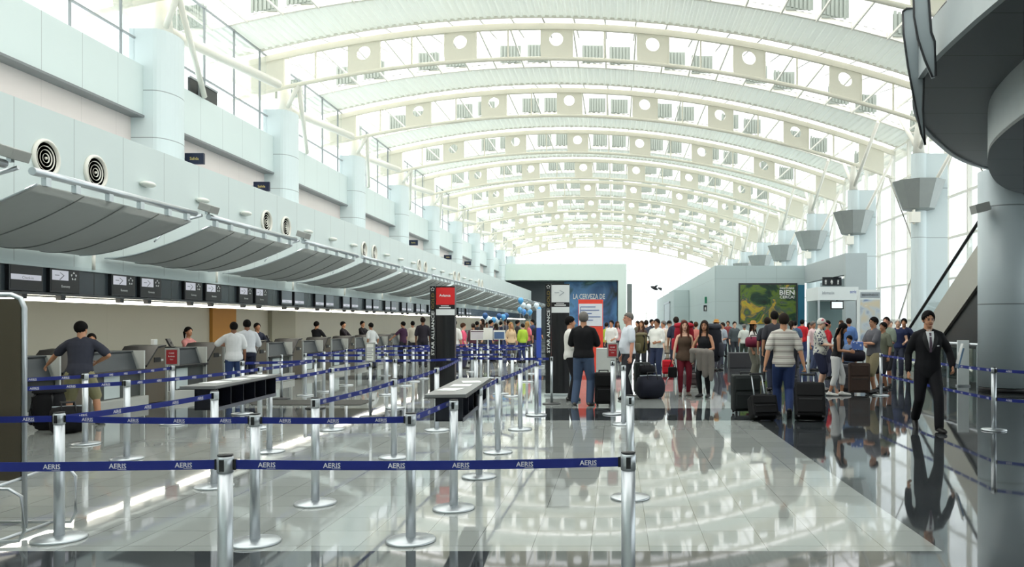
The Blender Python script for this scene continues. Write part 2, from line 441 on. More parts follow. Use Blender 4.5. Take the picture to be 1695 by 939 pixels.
def rounded_rect(x0, x1, y0, y1, r, n=6):
    p = []
    for cx, cy_, a0 in ((x1-r, y1-r, 0), (x0+r, y1-r, 90), (x0+r, y0+r, 180), (x1-r, y0+r, 270)):
        for i in range(n+1):
            a = R(a0+90*i/n); p.append((cx+r*math.cos(a), cy_+r*math.sin(a)))
    return p
def left_column(y, first=False):
    c = thing('clad_column', 'tall pale clad column on the left wall', 'column', (-13.4, y, 0), 0, 'left wall columns')
    MB().prism([(-.5, 0), (.18, 0)]+[(.18+.36*math.sin(R(a)), .7-.7*math.cos(R(a))) for a in range(15, 180, 15)]+[(.18, 1.4), (-.5, 1.4)], 5.3, 10.07, 'z').build('shaft', m_col, c)
    MB().lathe([(.3, 10.05), (.26, 10.6), (.2, zr(-13.4)+.02)], c=(.05, .7, 0), n=16).build('cone', m_white, c)
    b = Vector((.05, .7, 10.3)); N = Vector((.9, 0, zc(-12.4)-.62))
    MB().tube([b, (.25, BAY-.4, zc(-13.2)-.55)], .17, 10).build('eave_tube', m_white, c)
    MB().tube([N, (-.05, 3.3, 9.05)], .09, 8).build('strut', m_white, c)
    MB().tube([N, (0.05, .7, 10.1)], .09, 8).build('strut', m_white, c)
    return c
lc = left_column(D0-BAY)
lc['label'] = 'nearest pale clad column on the left wall, beside the dark vent'
for k in list(range(0, 9)):
    dup(lc, (-13.4, D0+BAY*k, 0), 0, '%s pale clad column on the left wall counted from the camera' % ORD[k+1])

# ------------------------------------------------------------------ right side
def curtain(n, y0, y1):
    x = 13.9; fr = MB(); top = zr(x)
    for i in range(4):
        y = y0+(y1-y0)*i/4; fr.box(x-.09, x+.09, y-.05, y+.05, 0, top)
    for z in (.1, 1.8, 3.5, 5.2, 6.9, 8.6, top-.08): fr.box(x-.07, x+.07, y0, y1, z-.04, z+.04)
    fr.tube([(x-.35, y0+.3, .2), (x-.35, y0+BAY/2, 4.6), (x-.35, y0+.3, 9.0)], .05, 6)
    fr.tube([(x-.35, y1-.3, .2), (x-.35, y0+BAY/2, 4.6), (x-.35, y1-.3, 9.0)], .05, 6)
    w = struct('window_%d' % n, fr, m_white); struct('pane', MB().box(x-.01, x+.01, y0, y1, 0, top), m_glass, w)
for i in range(-4, 10): curtain(60+i, D0+BAY*i, D0+BAY*(i+1))
def right_column(y, lab, bowl_z=True):
    c = thing('bowl_column', lab, 'column', (11.9, y, 0), 0, 'right wall columns with bowl lights')
    MB().prism(rounded_rect(-.28, .28, -.28, .28, .26), 0, 8.3, 'z').build('shaft', m_col, c)
    MB().box(.26, 1.1, -.1, .1, 0, 8.3).build('fin', m_col, c)
    MB().lathe([(.22, 8.28), (.16, 9.2), (.12, zc(11.9)-.7)], n=14).build('cone', m_white, c)
    N = Vector((0, 0, 8.4))
    for s in (-1, 1):
        MB().tube([N, (.2, s*3.2, zr(12)-.1)], .09, 8).build('strut', m_white, c)
        MB().tube([(0, 0, 6.0), (1.2, s*2.2, zr(13.2)-1.2)], .07, 8).build('strut', m_white, c)
    return c
rc = right_column(D0, 'nearest right-hand column with a grey bowl light')
def bowl(par):
    b = MB().lathe([(.3, 6.05), (.62, 6.12), (1.0, 7.12), (1.03, 7.2), (.97, 7.2), (.6, 6.2), (.3, 6.1)], n=10, smooth=False).build('bowl', mat('bowl_metal', (150, 156, 154), .4, .3), par)
    MB().box(-.5, -.15, -.6, -.3, 5.55, 5.95).box(-.36, -.3, -.45, -.3, 5.5, 6.06).build('floodlight', m_white, par)
bowl(rc)
for k in range(1, 8):
    dup(rc, (11.9, D0+BAY*k, 0), 0, '%s right-hand column with a grey bowl light, counted from the camera' % ORD[k])
struct('wall_right', MB().box(13.7, 13.85, YB, YE, 0, .25), m_white)
struct('wall_back', MB().box(-16, 16, YB-.3, YB, 0, 14), m_clad)
# ------------------------------------------------------------------ far end
def end_window():
    fr = MB(); y = YE
    for i in range(13): fr.box(-15+i*2.4-.05, -15+i*2.4+.05, y-.08, y+.08, 0, zr(-15+i*2.4))
    for z in (.1, 3, 6, 9): fr.box(-15, 14, y-.06, y+.06, z-.04, z+.04)
    w = struct('window_90', fr, m_white)
    struct('pane', MB().prism([(-15, 0), (14, 0)]+[(14-29*i/12, zr(14-29*i/12)) for i in range(13)], y-.01, y+.01, 'y'), m_glass, w)
end_window()
PD = 93.0
P = lambda x, y, d=PD: px(x, y, d)
x0, x1, zt, zo, xi = X_at(848, PD), X_at(1037, PD), P(0, 437).z, P(0, 464).z, X_at(1023, PD)
struct('wall_end', MB().box(x0-1.5, x1, PD, PD+3, zo, zt).box(xi, x1, PD, PD+3, 0, zo), mat('portal_panel', (206, 220, 214), .5, var=.02))
struct('wall_end', MB().box(x0-1.5, xi, PD+2.8, PD+3, 0, zo), mat('portal_back', (70, 78, 84), .6))
def mural_mat(name, stops, scale=1.2, seed=0.0):
    m = bpy.data.materials.new(name); m.use_nodes = True; nt = m.node_tree; b = nt.nodes['Principled BSDF']; b.inputs['Roughness'].default_value = .35
    tc = nt.nodes.new('ShaderNodeTexCoord'); mp = nt.nodes.new('ShaderNodeMapping'); mp.inputs['Location'].default_value = (seed, seed*.7, seed*.3)
    nz = nt.nodes.new('ShaderNodeTexNoise'); nz.inputs['Scale'].default_value = scale; nz.inputs['Detail'].default_value = 4; nz.inputs['Distortion'].default_value = 1.2
    cr = nt.nodes.new('ShaderNodeValToRGB'); e = cr.color_ramp.elements
    e[0].position, e[0].color = stops[0][0], rgb(*stops[0][1]); e[1].position, e[1].color = stops[-1][0], rgb(*stops[-1][1])
    for p_, c_ in stops[1:-1]: q = e.new(p_); q.color = rgb(*c_)
    nt.links.new(tc.outputs['Object'], mp.inputs[0]); nt.links.new(mp.outputs[0], nz.inputs['Vector']); nt.links.new(nz.outputs['Fac'], cr.inputs[0]); nt.links.new(cr.outputs[0], b.inputs['Base Color'])
    return m
mu = thing('mural', 'big blue wall mural with white lettering inside the far portal', 'mural', (0, PD+2.6, 0))
a, b_ = X_at(934, PD+2.6), xi-.1
MB().box(a, b_, -.05, .05, .3, zo-.05).build('print', mural_mat('mural_print', [(.3, (30, 60, 60)), (.42, (60, 100, 150)), (.55, (90, 140, 190)), (.62, (60, 96, 100)), (.75, (150, 190, 190))], .28), mu)
lt = MB(); put_text(lt, 'LA CERVEZA DE', frame(((a+b_)/2-.2, -.08, P(0, 491, PD+2.6).z), (1, 0, 0), (0, 0, 1)), .62, .015, width=(X_at(1012, PD)-X_at(958, PD)))
lt.build('lettering', m_paper, mu)
# grey block on the right with billboard
BD = 46.0
m_block = seam_mat('block_panel', (176, 192, 192), 0, 1.75, 5.7, zs=(1.2, 2.9, 4.2), width=.03, dark=.82)
bx0, bx1, bz = X_at(1183, BD), X_at(1332, BD), px(0, 440, BD).z
struct('wall_right', MB().box(bx0, bx1, BD, BD+40, 0, bz), m_block)
struct('wall_right', MB().box(bx0-1.2, bx0-.02, 62, 88, 0, 4.2), m_block)
W2 = 38.0; zz0 = 3.9
struct('wall_right', MB().box(bx1, bx1+.3, W2, BD, 3.95, bz).box(bx1+.9, bx1+1.0, W2, BD, 0, 3.95).box(bx1-.01, bx1+1.0, W2-.25, W2-.001, 0, bz), mat('recess_panel', (168, 178, 180), .5, var=.02))
bb = thing('billboard', 'large jungle-green billboard on the grey block reading BIEN CERCA', 'billboard', (0, BD-.08, 0))
a, b_ = X_at(1225, BD), X_at(1317, BD); t_, bt = px(0, 472, BD).z, px(0, 536, BD).z
MB().box(a, b_, -.02, .06, bt, t_).build('print', mural_mat('jungle_print', [(.28, (16, 26, 24)), (.42, (30, 60, 44)), (.5, (96, 120, 40)), (.57, (60, 80, 80)), (.64, (190, 160, 50)), (.75, (120, 150, 60))], .9, 3.1), bb)
MB().box(a-.08, b_+.08, .0, .08, t_, t_+.1).box(a-.08, a, 0, .08, bt, t_).box(b_, b_+.08, -.03, .08, bt, t_).build('frame', m_dark, bb)
lt = MB()
for s_, yy, h, w in (('DESCUBRE', 477.5, .1, .82), ('BIEN', 484.5, .27, .86), ('CERCA!', 492, .17, .84)):
    put_text(lt, s_, frame((X_at(1302, BD), -.05, px(0, yy, BD).z), (1, 0, 0), (0, 0, 1)), h, .02, width=w)
lt.build('lettering', m_paper, bb)
tag(MB().box(X_at(1320.5, BD), X_at(1331, BD), BD-.1, BD-.02, .1, t_).build('banner_panel', mat('teal_panel', (36, 104, 130), .4)), 'narrow teal panel standing right of the jungle billboard', 'panel')
# ------------------------------------------------------------------ balcony, round column, escalator
m_fascia = mat('balcony_fascia', (186, 194, 196), .4, .1, var=.03)
m_under = seam_mat('balcony_soffit_shade', (90, 95, 98), 1, 1.5, .4, width=.03, dark=.4, rough=.45)  # underside shade put into the colour, darker than the fascia
edge = [(4.3, -6.5), (4.3, 9.6), (4.36, 10.9), (4.5, 11.9), (4.76, 12.8), (5.15, 13.8), (5.75, 15.0), (6.57, 16.3), (7.4, 17.5), (8.3, 18.5), (9.2, 19.15), (10.4, 19.55), (13.6, 19.6)]
def smooth(pts, n=5):
    out = []
    for i in range(len(pts)-1):
        p0, p1, p2, p3 = pts[max(i-1, 0)], pts[i], pts[i+1], pts[min(i+2, len(pts)-1)]
        for k in range(n):
            t = k/n
            out.append(tuple(.5*(2*p1[q]+(p2[q]-p0[q])*t+(2*p0[q]-5*p1[q]+4*p2[q]-p3[q])*t*t+(3*p1[q]-p0[q]-3*p2[q]+p3[q])*t**3) for q in range(len(p1))))
    return out+[pts[-1]]
E = [edge[0]]+smooth(edge[1:], 5)
bal = thing('balcony', 'dark curved balcony overhanging the right side of the hall', 'balcony', (0, 0, 0))
def slab(poly, z0, z1):
    mb = MB(); n = len(poly); vv = [(x, y, z0) for x, y in poly]+[(x, y, z1) for x, y in poly]
    return mb, n, vv
full = E+[(13.6, -6.5)]
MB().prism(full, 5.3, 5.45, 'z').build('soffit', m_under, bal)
def ribbon(pts, z0, z1, th=.1):
    mb = MB(); n = len(pts); nn = []
    for i in range(n):
        t = Vector(pts[min(i+1, n-1)])-Vector(pts[max(i-1, 0)]); t.normalize(); nn.append(Vector((t.y, -t.x)))
    rings = []
    for i in range(n):
        p = Vector(pts[i]); q = p+nn[i]*th
        rings.append([Vector((p.x, p.y, z0)), Vector((q.x, q.y, z0)), Vector((q.x, q.y, z1)), Vector((p.x, p.y, z1))])
    return mb.loft(rings, smooth=False)
Eo = [(x-.02, y) for x, y in E]
ribbon(Eo, 5.27, 5.84, .08).build('fascia', m_fascia, bal)
MB().tube([(x+.1, y, 5.95) for x, y in E[::2]], .035, 8).build('handrail', m_black, bal)
for x, y in E[1::4]: MB().box(x+.06, x+.14, y-.02, y+.02, 5.8, 5.95).build('rail_post', m_steel, bal)
inner = [(5.5, -6.5), (5.5, 9.0), (5.62, 10.9), (5.95, 12.6), (6.45, 13.9), (7.1, 15.2), (7.9, 16.5), (8.8, 17.5), (10.0, 18.0), (13.5, 18.1)]
I = [inner[0]]+smooth(inner[1:], 5)
ribbon(I, 4.55, 5.3, .08).build('drop_fascia', m_fascia, bal)
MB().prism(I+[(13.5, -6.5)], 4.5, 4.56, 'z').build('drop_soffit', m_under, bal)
# shield-shaped wind panels on the balcony front
m_sail = mat('shield_metal', (158, 168, 172), .35, .1, var=.04)
def shield(outline, d, lean, lab):
    t = thing('shield_panel', lab, 'panel', (0, d, 0), 0, 'curved panels on the balcony front')
    pts = [px(x, y, d) for x, y in outline]
    zmin = min(p.z for p in pts)
    mb = MB(); poly = [(p.x, (p.z-zmin)*lean, p.z) for p in pts]; n = len(poly)
    mb.add([(x, y, z) for x, y, z in poly]+[(x+.02, y+.07, z) for x, y, z in poly], [tuple(range(n)), tuple(range(n, 2*n))[::-1]]+[(i, n+i, n+(i+1) % n, (i+1) % n) for i in range(n)])
    mb.build('blade', m_sail, t)
    ed = MB().tube([(x, y-.01, z) for x, y, z in poly]+[(poly[0][0], poly[0][1]-.01, poly[0][2])], .016, 6); ed.build('edge_trim', m_dark, t)
shield([(1504, -150), (1532, -150), (1535, 0), (1540, 55), (1546, 70), (1548.5, 126), (1543, 128), (1530, 100), (1518, 66), (1511, 30)], 10.7, -.04, 'nearer tall grey shield panel on the balcony front, tip pointing down')
shield([(1490, 24), (1496, 19), (1510, 18), (1514, 55), (1520, 90), (1527, 120), (1526, 182), (1531, 240), (1524, 222), (1512, 170), (1500, 112), (1492, 60)], 11.9, -.05, 'farther curved grey shield panel hugging the balcony edge')
cl = thing('round_column', 'huge round clad column at the right edge under the balcony', 'column', (9.39, 19.3, 0))
m_rcol = seam_mat('round_cladding', (188, 200, 204), 1, 0, 0, zs=(2.1, 4.42), width=.03, rough=.32)
MB().lathe([(.62, .12), (.62, 5.3)], n=48).build('shaft', m_rcol, cl)
MB().lathe([(.6, 0), (.6, .13)], n=40).build('plinth', m_black, cl)
MB().box(-.012, .012, -.625, -.61, .12, 5.3, M=Matrix.Rotation(R(24), 4, 'Z')).build('joint', m_dark, cl)
fl = thing('floodlight', 'grey floodlight fixed to the round column under the balcony', 'floodlight', (8.62, 18.85, 4.37))
MB().box(-.22, .12, -.16, .16, -.1, .1, M=Matrix.Rotation(R(-14), 4, 'Y')).build('housing', mat('lamp_grey', (150, 152, 148), .45), fl)
MB().box(.02, .2, -.05, .05, -.04, .04).build('bracket', m_steel, fl)
# escalator rising towards the camera
es = thing('escalator', 'escalator with grey side cladding rising behind the round column', 'escalator', (10.35, 0, 0))
m_esc = mat('escalator_cladding', (172, 170, 160), .38, .15, var=.02)
SL = .571
hz = lambda y: 1.33+(28.6-y)*SL
ya, yb = 19.75, 28.6
for xs in (0.0, 1.1):
    MB().prism([(yb, hz(yb)-1.9), (yb, hz(yb)-.78), (ya, hz(ya)-.62), (ya, hz(ya)-1.75)], xs, xs+.08, 'x').build('side_cladding', m_esc, es)
    MB().prism([(yb+1.1, .12), (yb+1.1, .6), (yb, hz(yb)-.76), (yb, hz(yb)-1.9)], xs, xs+.08, 'x').build('side_cladding', m_esc, es)
    MB().tube([(xs+.04, ya, hz(ya)), (xs+.04, yb, hz(yb)), (xs+.04, yb+.7, hz(yb)-.32), (xs+.04, yb+1.25, hz(yb)-.42), (xs+.04, yb+1.38, hz(yb)-.62), (xs+.04, yb+1.2, hz(yb)-.78)], .05, 8).build('handrail', m_black, es)
    MB().prism([(yb, hz(yb)-.78), (yb, hz(yb)-.05), (ya, hz(ya)-.05), (ya, hz(ya)-.62)], xs+.03, xs+.045, 'x').build('balustrade_glass', m_glass, es)
st = MB()
for i in range(21):
    y = yb-.2-i*.4; z = hz(y)-1.0
    st.box(.1, 1.08, y-.4, y, z-.2, z)
st.build('step', mat('step_metal', (120, 122, 122), .4, .6), es)
MB().prism([(yb, hz(yb)-1.95), (ya, hz(ya)-1.8), (ya, hz(ya)-1.72), (yb, hz(yb)-1.86)], -.02, 1.2, 'x').build('truss_soffit', m_esc, es)
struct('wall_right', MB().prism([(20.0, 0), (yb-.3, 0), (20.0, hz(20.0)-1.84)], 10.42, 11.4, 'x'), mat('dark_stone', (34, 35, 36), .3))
# glass balustrade in front of the escalator
gb = thing('glass_balustrade', 'glass balustrade with steel handrail in front of the escalator', 'balustrade', (0, 0, 0))
rx = lambda y: 9.25+(y-20.2)*.012
MB().tube([(rx(20.2), 20.2, 1.09), (rx(28.5), 28.5, 1.09)], .04, 10).build('handrail', m_chrome, gb)
for y in (20.5, 22.4, 24.4, 26.4, 28.4): MB().box(rx(y)-.02, rx(y)+.02, y-.03, y+.03, 0, 1.06).build('post', m_steel, gb)
for y0, y1 in ((20.55, 22.35), (22.45, 24.35), (24.45, 26.35), (26.45, 28.35)): MB().box(rx(y0)-.006, rx(y0)+.006, y0, y1, .12, .98).build('glass_panel', glassmat('balustrade_glass', (.86, .93, .91), .12), gb)
pw = thing('glass_pylon', 'white upright panel standing in the glass balustrade behind the suited man', 'panel', (px(1594, 0, 20.9).x, 20.9, 0))
MB().box(-.15, .15, -.03, .03, .03, 1.2, bev=.008).build('panel', mat('frosted_white', (226, 232, 232), .3), pw)
MB().box(-.17, .17, -.06, .06, 0, .04).build('foot', m_steel, pw)
# small counters between the rail and the corridor dark strip
# info booth and poster totem
BTH = 34.0
bt_ = thing('information_booth', 'white information booth with screen at the right under the bowl lights', 'booth', (0, BTH, 0))
a, b_ = X_at(1354, BTH), X_at(1421, BTH); zt = px(0, 475, BTH).z; zh = px(0, 497, BTH).z
m_bth = mat('booth_white', (222, 230, 230), .4, var=.02)
MB().box(a, b_, 0, 2.2, zh, zt).build('header', m_bth, bt_)
for xx in (a, b_-.08): MB().box(xx, xx+.08, 0, .08, 0, zh).build('post', m_steel, bt_)
MB().box(a, b_, .1, .6, .02, 1.0).build('desk', m_bth, bt_)
MB().box(a+.1, b_-.1, 2.1, 2.2, 0, zh).build('back_panel', mat('booth_back', (120, 142, 142), .4), bt_)
MB().box(a, a+.06, .5, 2.1, 1.0, zh).build('side_glass', m_glass, bt_)
lt = MB(); put_text(lt, 'Información', frame((X_at(1371, BTH), -.01, px(0, 485, BTH).z), (1, 0, 0), (0, 0, 1)), .13, width=.5)
lt.build('lettering', mat('grey_ink', (120, 130, 140), .6), bt_)
lt = MB(); put_text(lt, 'aeris', frame((X_at(1412, BTH), -.01, px(0, 483, BTH).z), (1, 0, 0), (0, 0, 1)), .13, width=.26)
lt.build('lettering', mat('blue_ink', (60, 80, 170), .6), bt_)
sc_ = thing('screen', 'small black-framed screen hanging under the white booth header', 'screen', (X_at(1386, BTH), BTH+.06, px(0, 504, BTH).z-.03))
MB().box(-.28, .28, -.04, .04, -.18, .18, bev=.01).build('frame', m_black, sc_)
MB().box(-.23, .23, -.05, -.035, -.13, .13).build('display', emat('lit_screen', (214, 222, 224), .5), sc_)
MB().box(-.02, .02, -.01, .02, .17, .23).build('hanger', m_black, sc_)
TD = 30.0
to = thing('poster_totem', 'white totem with pale printed poster beside the information booth', 'totem', (0, TD, 0))
a, b_ = X_at(1422, TD), X_at(1458, TD); zt = px(0, 480, TD).z
MB().box(a, b_, 0, .3, 0, zt, bev=.01).build('body', m_bth, to)
MB().box(a+.05, b_-.04, -.015, .01, px(0, 493, TD).z, px(0, 484, TD).z).build('caption_panel', mat('caption', (150, 160, 166), .5), to)
MB().box(a+.05, b_-.04, -.015, .01, .9, px(0, 496, TD).z).build('poster', mural_mat('pale_poster', [(.3, (120, 140, 170)), (.45, (190, 200, 205)), (.6, (206, 196, 170)), (.75, (226, 232, 236))], 1.4, 5), to)
lt = MB(); put_text(lt, 'BIENVENIDOS', frame(((a+b_)/2, -.02, px(0, 488.5, TD).z), (1, 0, 0), (0, 0, 1)), .08, width=.6); lt.build('lettering', m_dark, to)
# restroom sign and wayfinding signs
def wayfind(loc, w, h, lab, parts, c=(46, 50, 54), face='y'):
    t = thing('hanging_sign', lab, 'sign', loc, 0)
    MB().box(-w/2, w/2, -.04, .04, -h/2, h/2, bev=.008).build('panel', mat('sign_%d_%d_%d' % c, c, .4), t)
    lt = MB()
    for s_, x, z, hh in parts: put_text(lt, s_, frame((x, -.045, z), (1, 0, 0), (0, 0, 1)), hh, .02)
    if parts: lt.build('lettering', m_paper, t)
    return t
def pictogram(mb, x, z, h, skirt):
    mb.lathe([(0, -.001), (h*.11, -.001)], c=(0, 0, 0), n=10, M=Matrix.Translation((x, -.048, z+h*.38))@Matrix.Rotation(R(90), 4, 'X'))
    if skirt: mb.add([(x-h*.1, -.047, z+h*.24), (x+h*.1, -.047, z+h*.24), (x+h*.24, -.047, z-h*.2), (x-h*.24, -.047, z-h*.2)], [(0, 1, 2, 3)])
    else: mb.box(x-h*.15, x+h*.15, -.048, -.046, z-h*.12, z+h*.24)
    for s in (-1, 1): mb.box(x+s*h*.08-h*.05, x+s*h*.08+h*.05, -.048, -.046, z-h*.5, z-h*.12)
rs = wayfind((X_at(1377, 40), 40, px(0, 466, 40).z), .95, .42, 'dark restroom sign with white figures in the grey recess', [])
pm = MB(); pictogram(pm, -.32, 0, .3, False); pictogram(pm, -.02, 0, .3, True); pictogram(pm, .3, 0, .3, False); pm.build('pictogram', m_paper, rs)
for x_, y_, d_, nm in ((1172, 497, 50, 'nearer'), (1132, 506, 66, 'farther')):
    s = wayfind((X_at(x_, d_), d_, px(0, y_, d_).z), .42, .42, '%s green exit sign on the side of the grey block' % nm, [], (26, 120, 84))
    pm = MB(); pictogram(pm, 0, 0, .3, False); pm.build('pictogram', m_paper, s)
for x_, y_, d_, nm in ((1170, 510.5, 50, 'nearer'), (1134, 516, 66, 'farther')):
    s = wayfind((X_at(x_, d_), d_+.05, px(0, y_, d_).z), .4, .38, 'black restroom sign below the %s green sign' % nm, [], (28, 30, 38))
    pm = MB(); pictogram(pm, -.09, 0, .26, False); pictogram(pm, .09, 0, .26, True); pm.build('pictogram', m_paper, s)
struct('door_1', MB().box(bx0-1.27, bx0-1.2, 66, 73, 0, 3.3), mat('door_grey', (168, 182, 184), .3, .2))
struct('trim_2', MB().box(bx0-1.3, bx0-1.2, 65.8, 66, 0, 3.4).box(bx0-1.3, bx0-1.2, 73, 73.2, 0, 3.4).box(bx0-1.3, bx0-1.2, 65.8, 73.2, 3.3, 3.45), m_steel)
# blue sign brackets along the upper left wall
def wall_sign(x_, y_, X, lab, c=(24, 36, 66)):
    d = d_plane(x_, X); t = thing('projecting_sign', lab, 'sign', (X, d, px(x_, y_, d).z), 0, 'projecting signs on the upper left wall')
    MB().box(-.28, .3, -.05, .05, -.17, .17, bev=.01).build('panel', mat('navy_sign', (20, 30, 56), .4), t)
    MB().box(-.75, -.27, -.03, .03, -.03, .03).build('arm', m_steel, t)
    lt = MB(); put_text(lt, 'Salida', frame((.02, -.055, 0), (1, 0, 0), (0, 0, 1)), .085); lt.build('lettering', mat('sign_yellow', (220, 200, 120), .5), t)
wall_sign(322, 263, -12.9, 'dark blue projecting sign beside the nearest left column')
wall_sign(433, 309, -12.9, 'dark blue projecting sign beside the second left column')
wall_sign(684, 402, -12.9, 'tiny dark projecting sign high on the left wall, nearest of the far three')
wall_sign(741, 426, -12.9, 'tiny dark projecting sign high on the left wall, middle of the far three')
wall_sign(774, 436, -12.9, 'tiny dark projecting sign high on the left wall, farthest of the far three')

# things hanging and standing before the bright end window
t = thing('hanging_ornament', 'small dark bird-like ornament hanging before the bright end window', 'ornament', px(1083, 477, 82))
MB().sphere((0, 0, 0), (.42, .16, .17), 14, M=Matrix.Rotation(R(25), 3, 'Y')).build('body', m_dark, t)
for q in (1, -1): MB().prism([(-.1, 0), (.15, 0), (.35, q*.75), (.1, q*.7)], -.02, .02, 'z', M=Matrix.Rotation(R(q*20), 4, 'X')).build('wing', m_dark, t)
MB().prism([(.35, -.05), (.75, -.3), (.8, .02), (.4, .08)], -.15, .15, 'y').build('tail', m_dark, t)
MB().cyl((0, 0, .1), (0, 0, zr(px(1083, 477, 82).x)-px(0, 477, 82).z+.03), .012, 6).build('wire', m_steel, t)
t = thing('slim_totem', 'slim dark upright totem at the right jamb of the far portal', 'totem', (X_at(1042, 90), 90, 0))
MB().box(-.28, .28, -.1, .1, .1, px(0, 470, 90).z, bev=.02).build('panel', mat('totem_grey', (104, 112, 112), .4), t); MB().box(-.4, .4, -.25, .25, 0, .1).build('base', m_steel, t)
# ------------------------------------------------------------------ left wall fittings
def grille(y, lab, z=px(75, 262, 13.74).z):
    t = thing('round_air_grille', lab, 'air grille', (-9.8, y, z), 0, 'round air grilles on the left fascia')
    Q = Matrix.Rotation(R(90), 4, 'Y')
    MB().lathe([(.27, 0), (.27, .03), (.29, .06), (.325, .04), (.33, 0)], n=36, M=Q).build('rim', m_white, t)
    MB().lathe([(0, .004), (.272, .004)], n=36, M=Q).build('backing', mat('duct_dark', (14, 15, 16), .8, spec=.1), t)
    for r in (.075, .14, .205): MB().lathe([(r-.004, .0), (r+.004, .02), (r+.009, .02), (r, 0)], n=30, M=Q).build('ring', m_white, t)
    MB().lathe([(0, .03), (.02, .03), (.025, 0)], n=12, M=Q).build('hub', m_white, t)
for k in range(6):
    a = '' if k == 0 else ORD[k]+' '
    grille(13.74+8.66*k, 'left one of the %s pair of round air grilles on the fascia' % ORD[k])
    grille(15.05+8.66*k, 'right one of the %s pair of round air grilles on the fascia' % ORD[k])
def uplight(y, lab):
    t = thing('wall_uplight', lab, 'wall light', (-9.8, y, 4.53), 0, 'small white uplights on the left fascia')
    MB().sphere((.09, 0, 0), (.13, .21, .065), 14).build('shade', mat('uplight_white', (228, 230, 222), .4), t)
    MB().box(-.0, .06, -.05, .05, -.04, .05).build('bracket', m_white, t)
n = 0
for k in range(5):
    for q in (0, 2.2, 4.4):
        uplight(16.6+8.66*k+q, '%s small white uplight along the left fascia counted from the camera' % ORD[n]); n += 1
# perforated sail canopies
def perf_mat():
    m = mat('perforated_sheet', (170, 174, 172), .5, .2, var=.04); nt = m.node_tree; b = nt.nodes['Principled BSDF']; o = nt.nodes['Material Output']
    t = nt.nodes.new('ShaderNodeBsdfTransparent'); mx = nt.nodes.new('ShaderNodeMixShader'); mx.inputs[0].default_value = .16; tl = nt.nodes.new('ShaderNodeBsdfTranslucent'); tl.inputs[0].default_value = (.55, .57, .56, 1); m2 = nt.nodes.new('ShaderNodeMixShader'); m2.inputs[0].default_value = .13
    nt.links.new(b.outputs[0], m2.inputs[1]); nt.links.new(tl.outputs[0], m2.inputs[2]); nt.links.new(m2.outputs[0], mx.inputs[1]); nt.links.new(t.outputs[0], mx.inputs[2]); nt.links.new(mx.outputs[0], o.inputs[0]); return m
m_perf = perf_mat()
CP = smooth([(-7.74, 3.50), (-8.2, 3.29), (-8.66, 3.115), (-9.1, 2.97), (-9.5, 2.895), (-9.76, 2.88)], 4)
CL = 3.86
def make_canopy():
    t = thing('sail_canopy', '', 'canopy', (0, 10.7, 0), 0, 'perforated sail canopies over the counters')
    mb = MB(); n = 10; rows = []
    for j in range(n+1):
        v = j/n; sag = .10*math.sin(math.pi*v)
        rows.append([Vector((x, v*CL, z-sag*math.sin(math.pi*i/(len(CP)-1)))) for i, (x, z) in enumerate(CP)])
    vv = [p for r_ in rows for p in r_]; k = len(CP); nn = len(vv)
    vv += [p+Vector((0, 0, .012)) for p in vv]
    ff = []
    for j in range(n):
        for i in range(k-1):
            a = j*k+i; ff += [(a, a+1, a+k+1, a+k), (nn+a, nn+a+k, nn+a+k+1, nn+a+1)]
    mb.add(vv, ff, True).build('perforated_sheet', m_perf, t, fix=False)
    for yy in (0, CL): MB().tube([(x, yy, z+.005) for x, z in CP], .018, 6).build('edge_tube', m_steel, t)
    for yy in (.95, 1.9, 2.85): MB().tube([(x, yy, z-.10*math.sin(math.pi*yy/CL)*math.sin(math.pi*i/(len(CP)-1))-.008) for i, (x, z) in enumerate(CP)], .009, 6).build('rib', mat('rib_grey', (128, 132, 130), .5), t)
    MB().tube([(-7.72, -.12, 3.66), (-7.72, CL+.12, 3.66)], .055, 10).build('front_rail', m_steel, t)
    for yy in (.15, .75, 1.5, 2.3, 3.1, 3.7): MB().box(-7.76, -7.69, yy-.05, yy+.05, 3.5, 3.64).build('clip', m_steel, t)
    MB().cyl((-9.7, CL+.3, 2.64), (-9.7, CL+.3, 2.95), .03, 8).build('stub_post', m_white, t)
    MB().tube([(-9.8, CL+.36, 3.2), (-8.8, CL+.36, 3.35), (-7.72, CL+.36, 3.66)], .03, 8).build('bracket_arm', m_steel, t)
    for s in (0, 1): MB().tube([(-9.0+s*.6, CL+.0, 2.99+.14*s), (-9.0+s*.6, CL+.4, 3.3+.1*s)], .014, 6).build('tie_rod', m_steel, t)
    return t
cn = make_canopy(); cn['label'] = 'nearest perforated grey sail canopy over the check-in counters'
NEXT = ['second', 'third', 'fourth', 'fifth', 'sixth', 'seventh', 'eighth', 'ninth', 'tenth', 'eleventh', 'twelfth', 'thirteenth', 'fourteenth', 'fifteenth', 'sixteenth', 'seventeenth', 'eighteenth']
for k in range(1, 17):
    dup(cn, (0, 10.7+4.58*k, 0), 0, '%s perforated grey sail canopy from the camera over the counters' % NEXT[k-1])
dup(cn, (0, 10.7-4.58, 0), 0, 'perforated grey sail canopy cut by the left edge of the picture')
for k, lab in ((0, 'grey box spotlight on the rail at the left picture edge'), (1, 'grey box spotlight on the rail between the first two canopies'), (2, 'grey box spotlight on the rail between the second and third canopies')):
    t = thing('rail_spotlight', lab, 'spotlight', (-7.72, 10.55+4.58*k+(-.02 if k else -.35), 3.72), 0, 'box spotlights on the canopy rail')
    MB().box(-.12, .12, -.16, .16, .03, .17, bev=.01, M=Matrix.Rotation(R(18), 4, 'Y')).build('housing', mat('lamp_grey', (150, 152, 148), .45), t)
    MB().box(-.03, .03, -.03, .03, -.02, .06).build('bracket', m_steel, t)

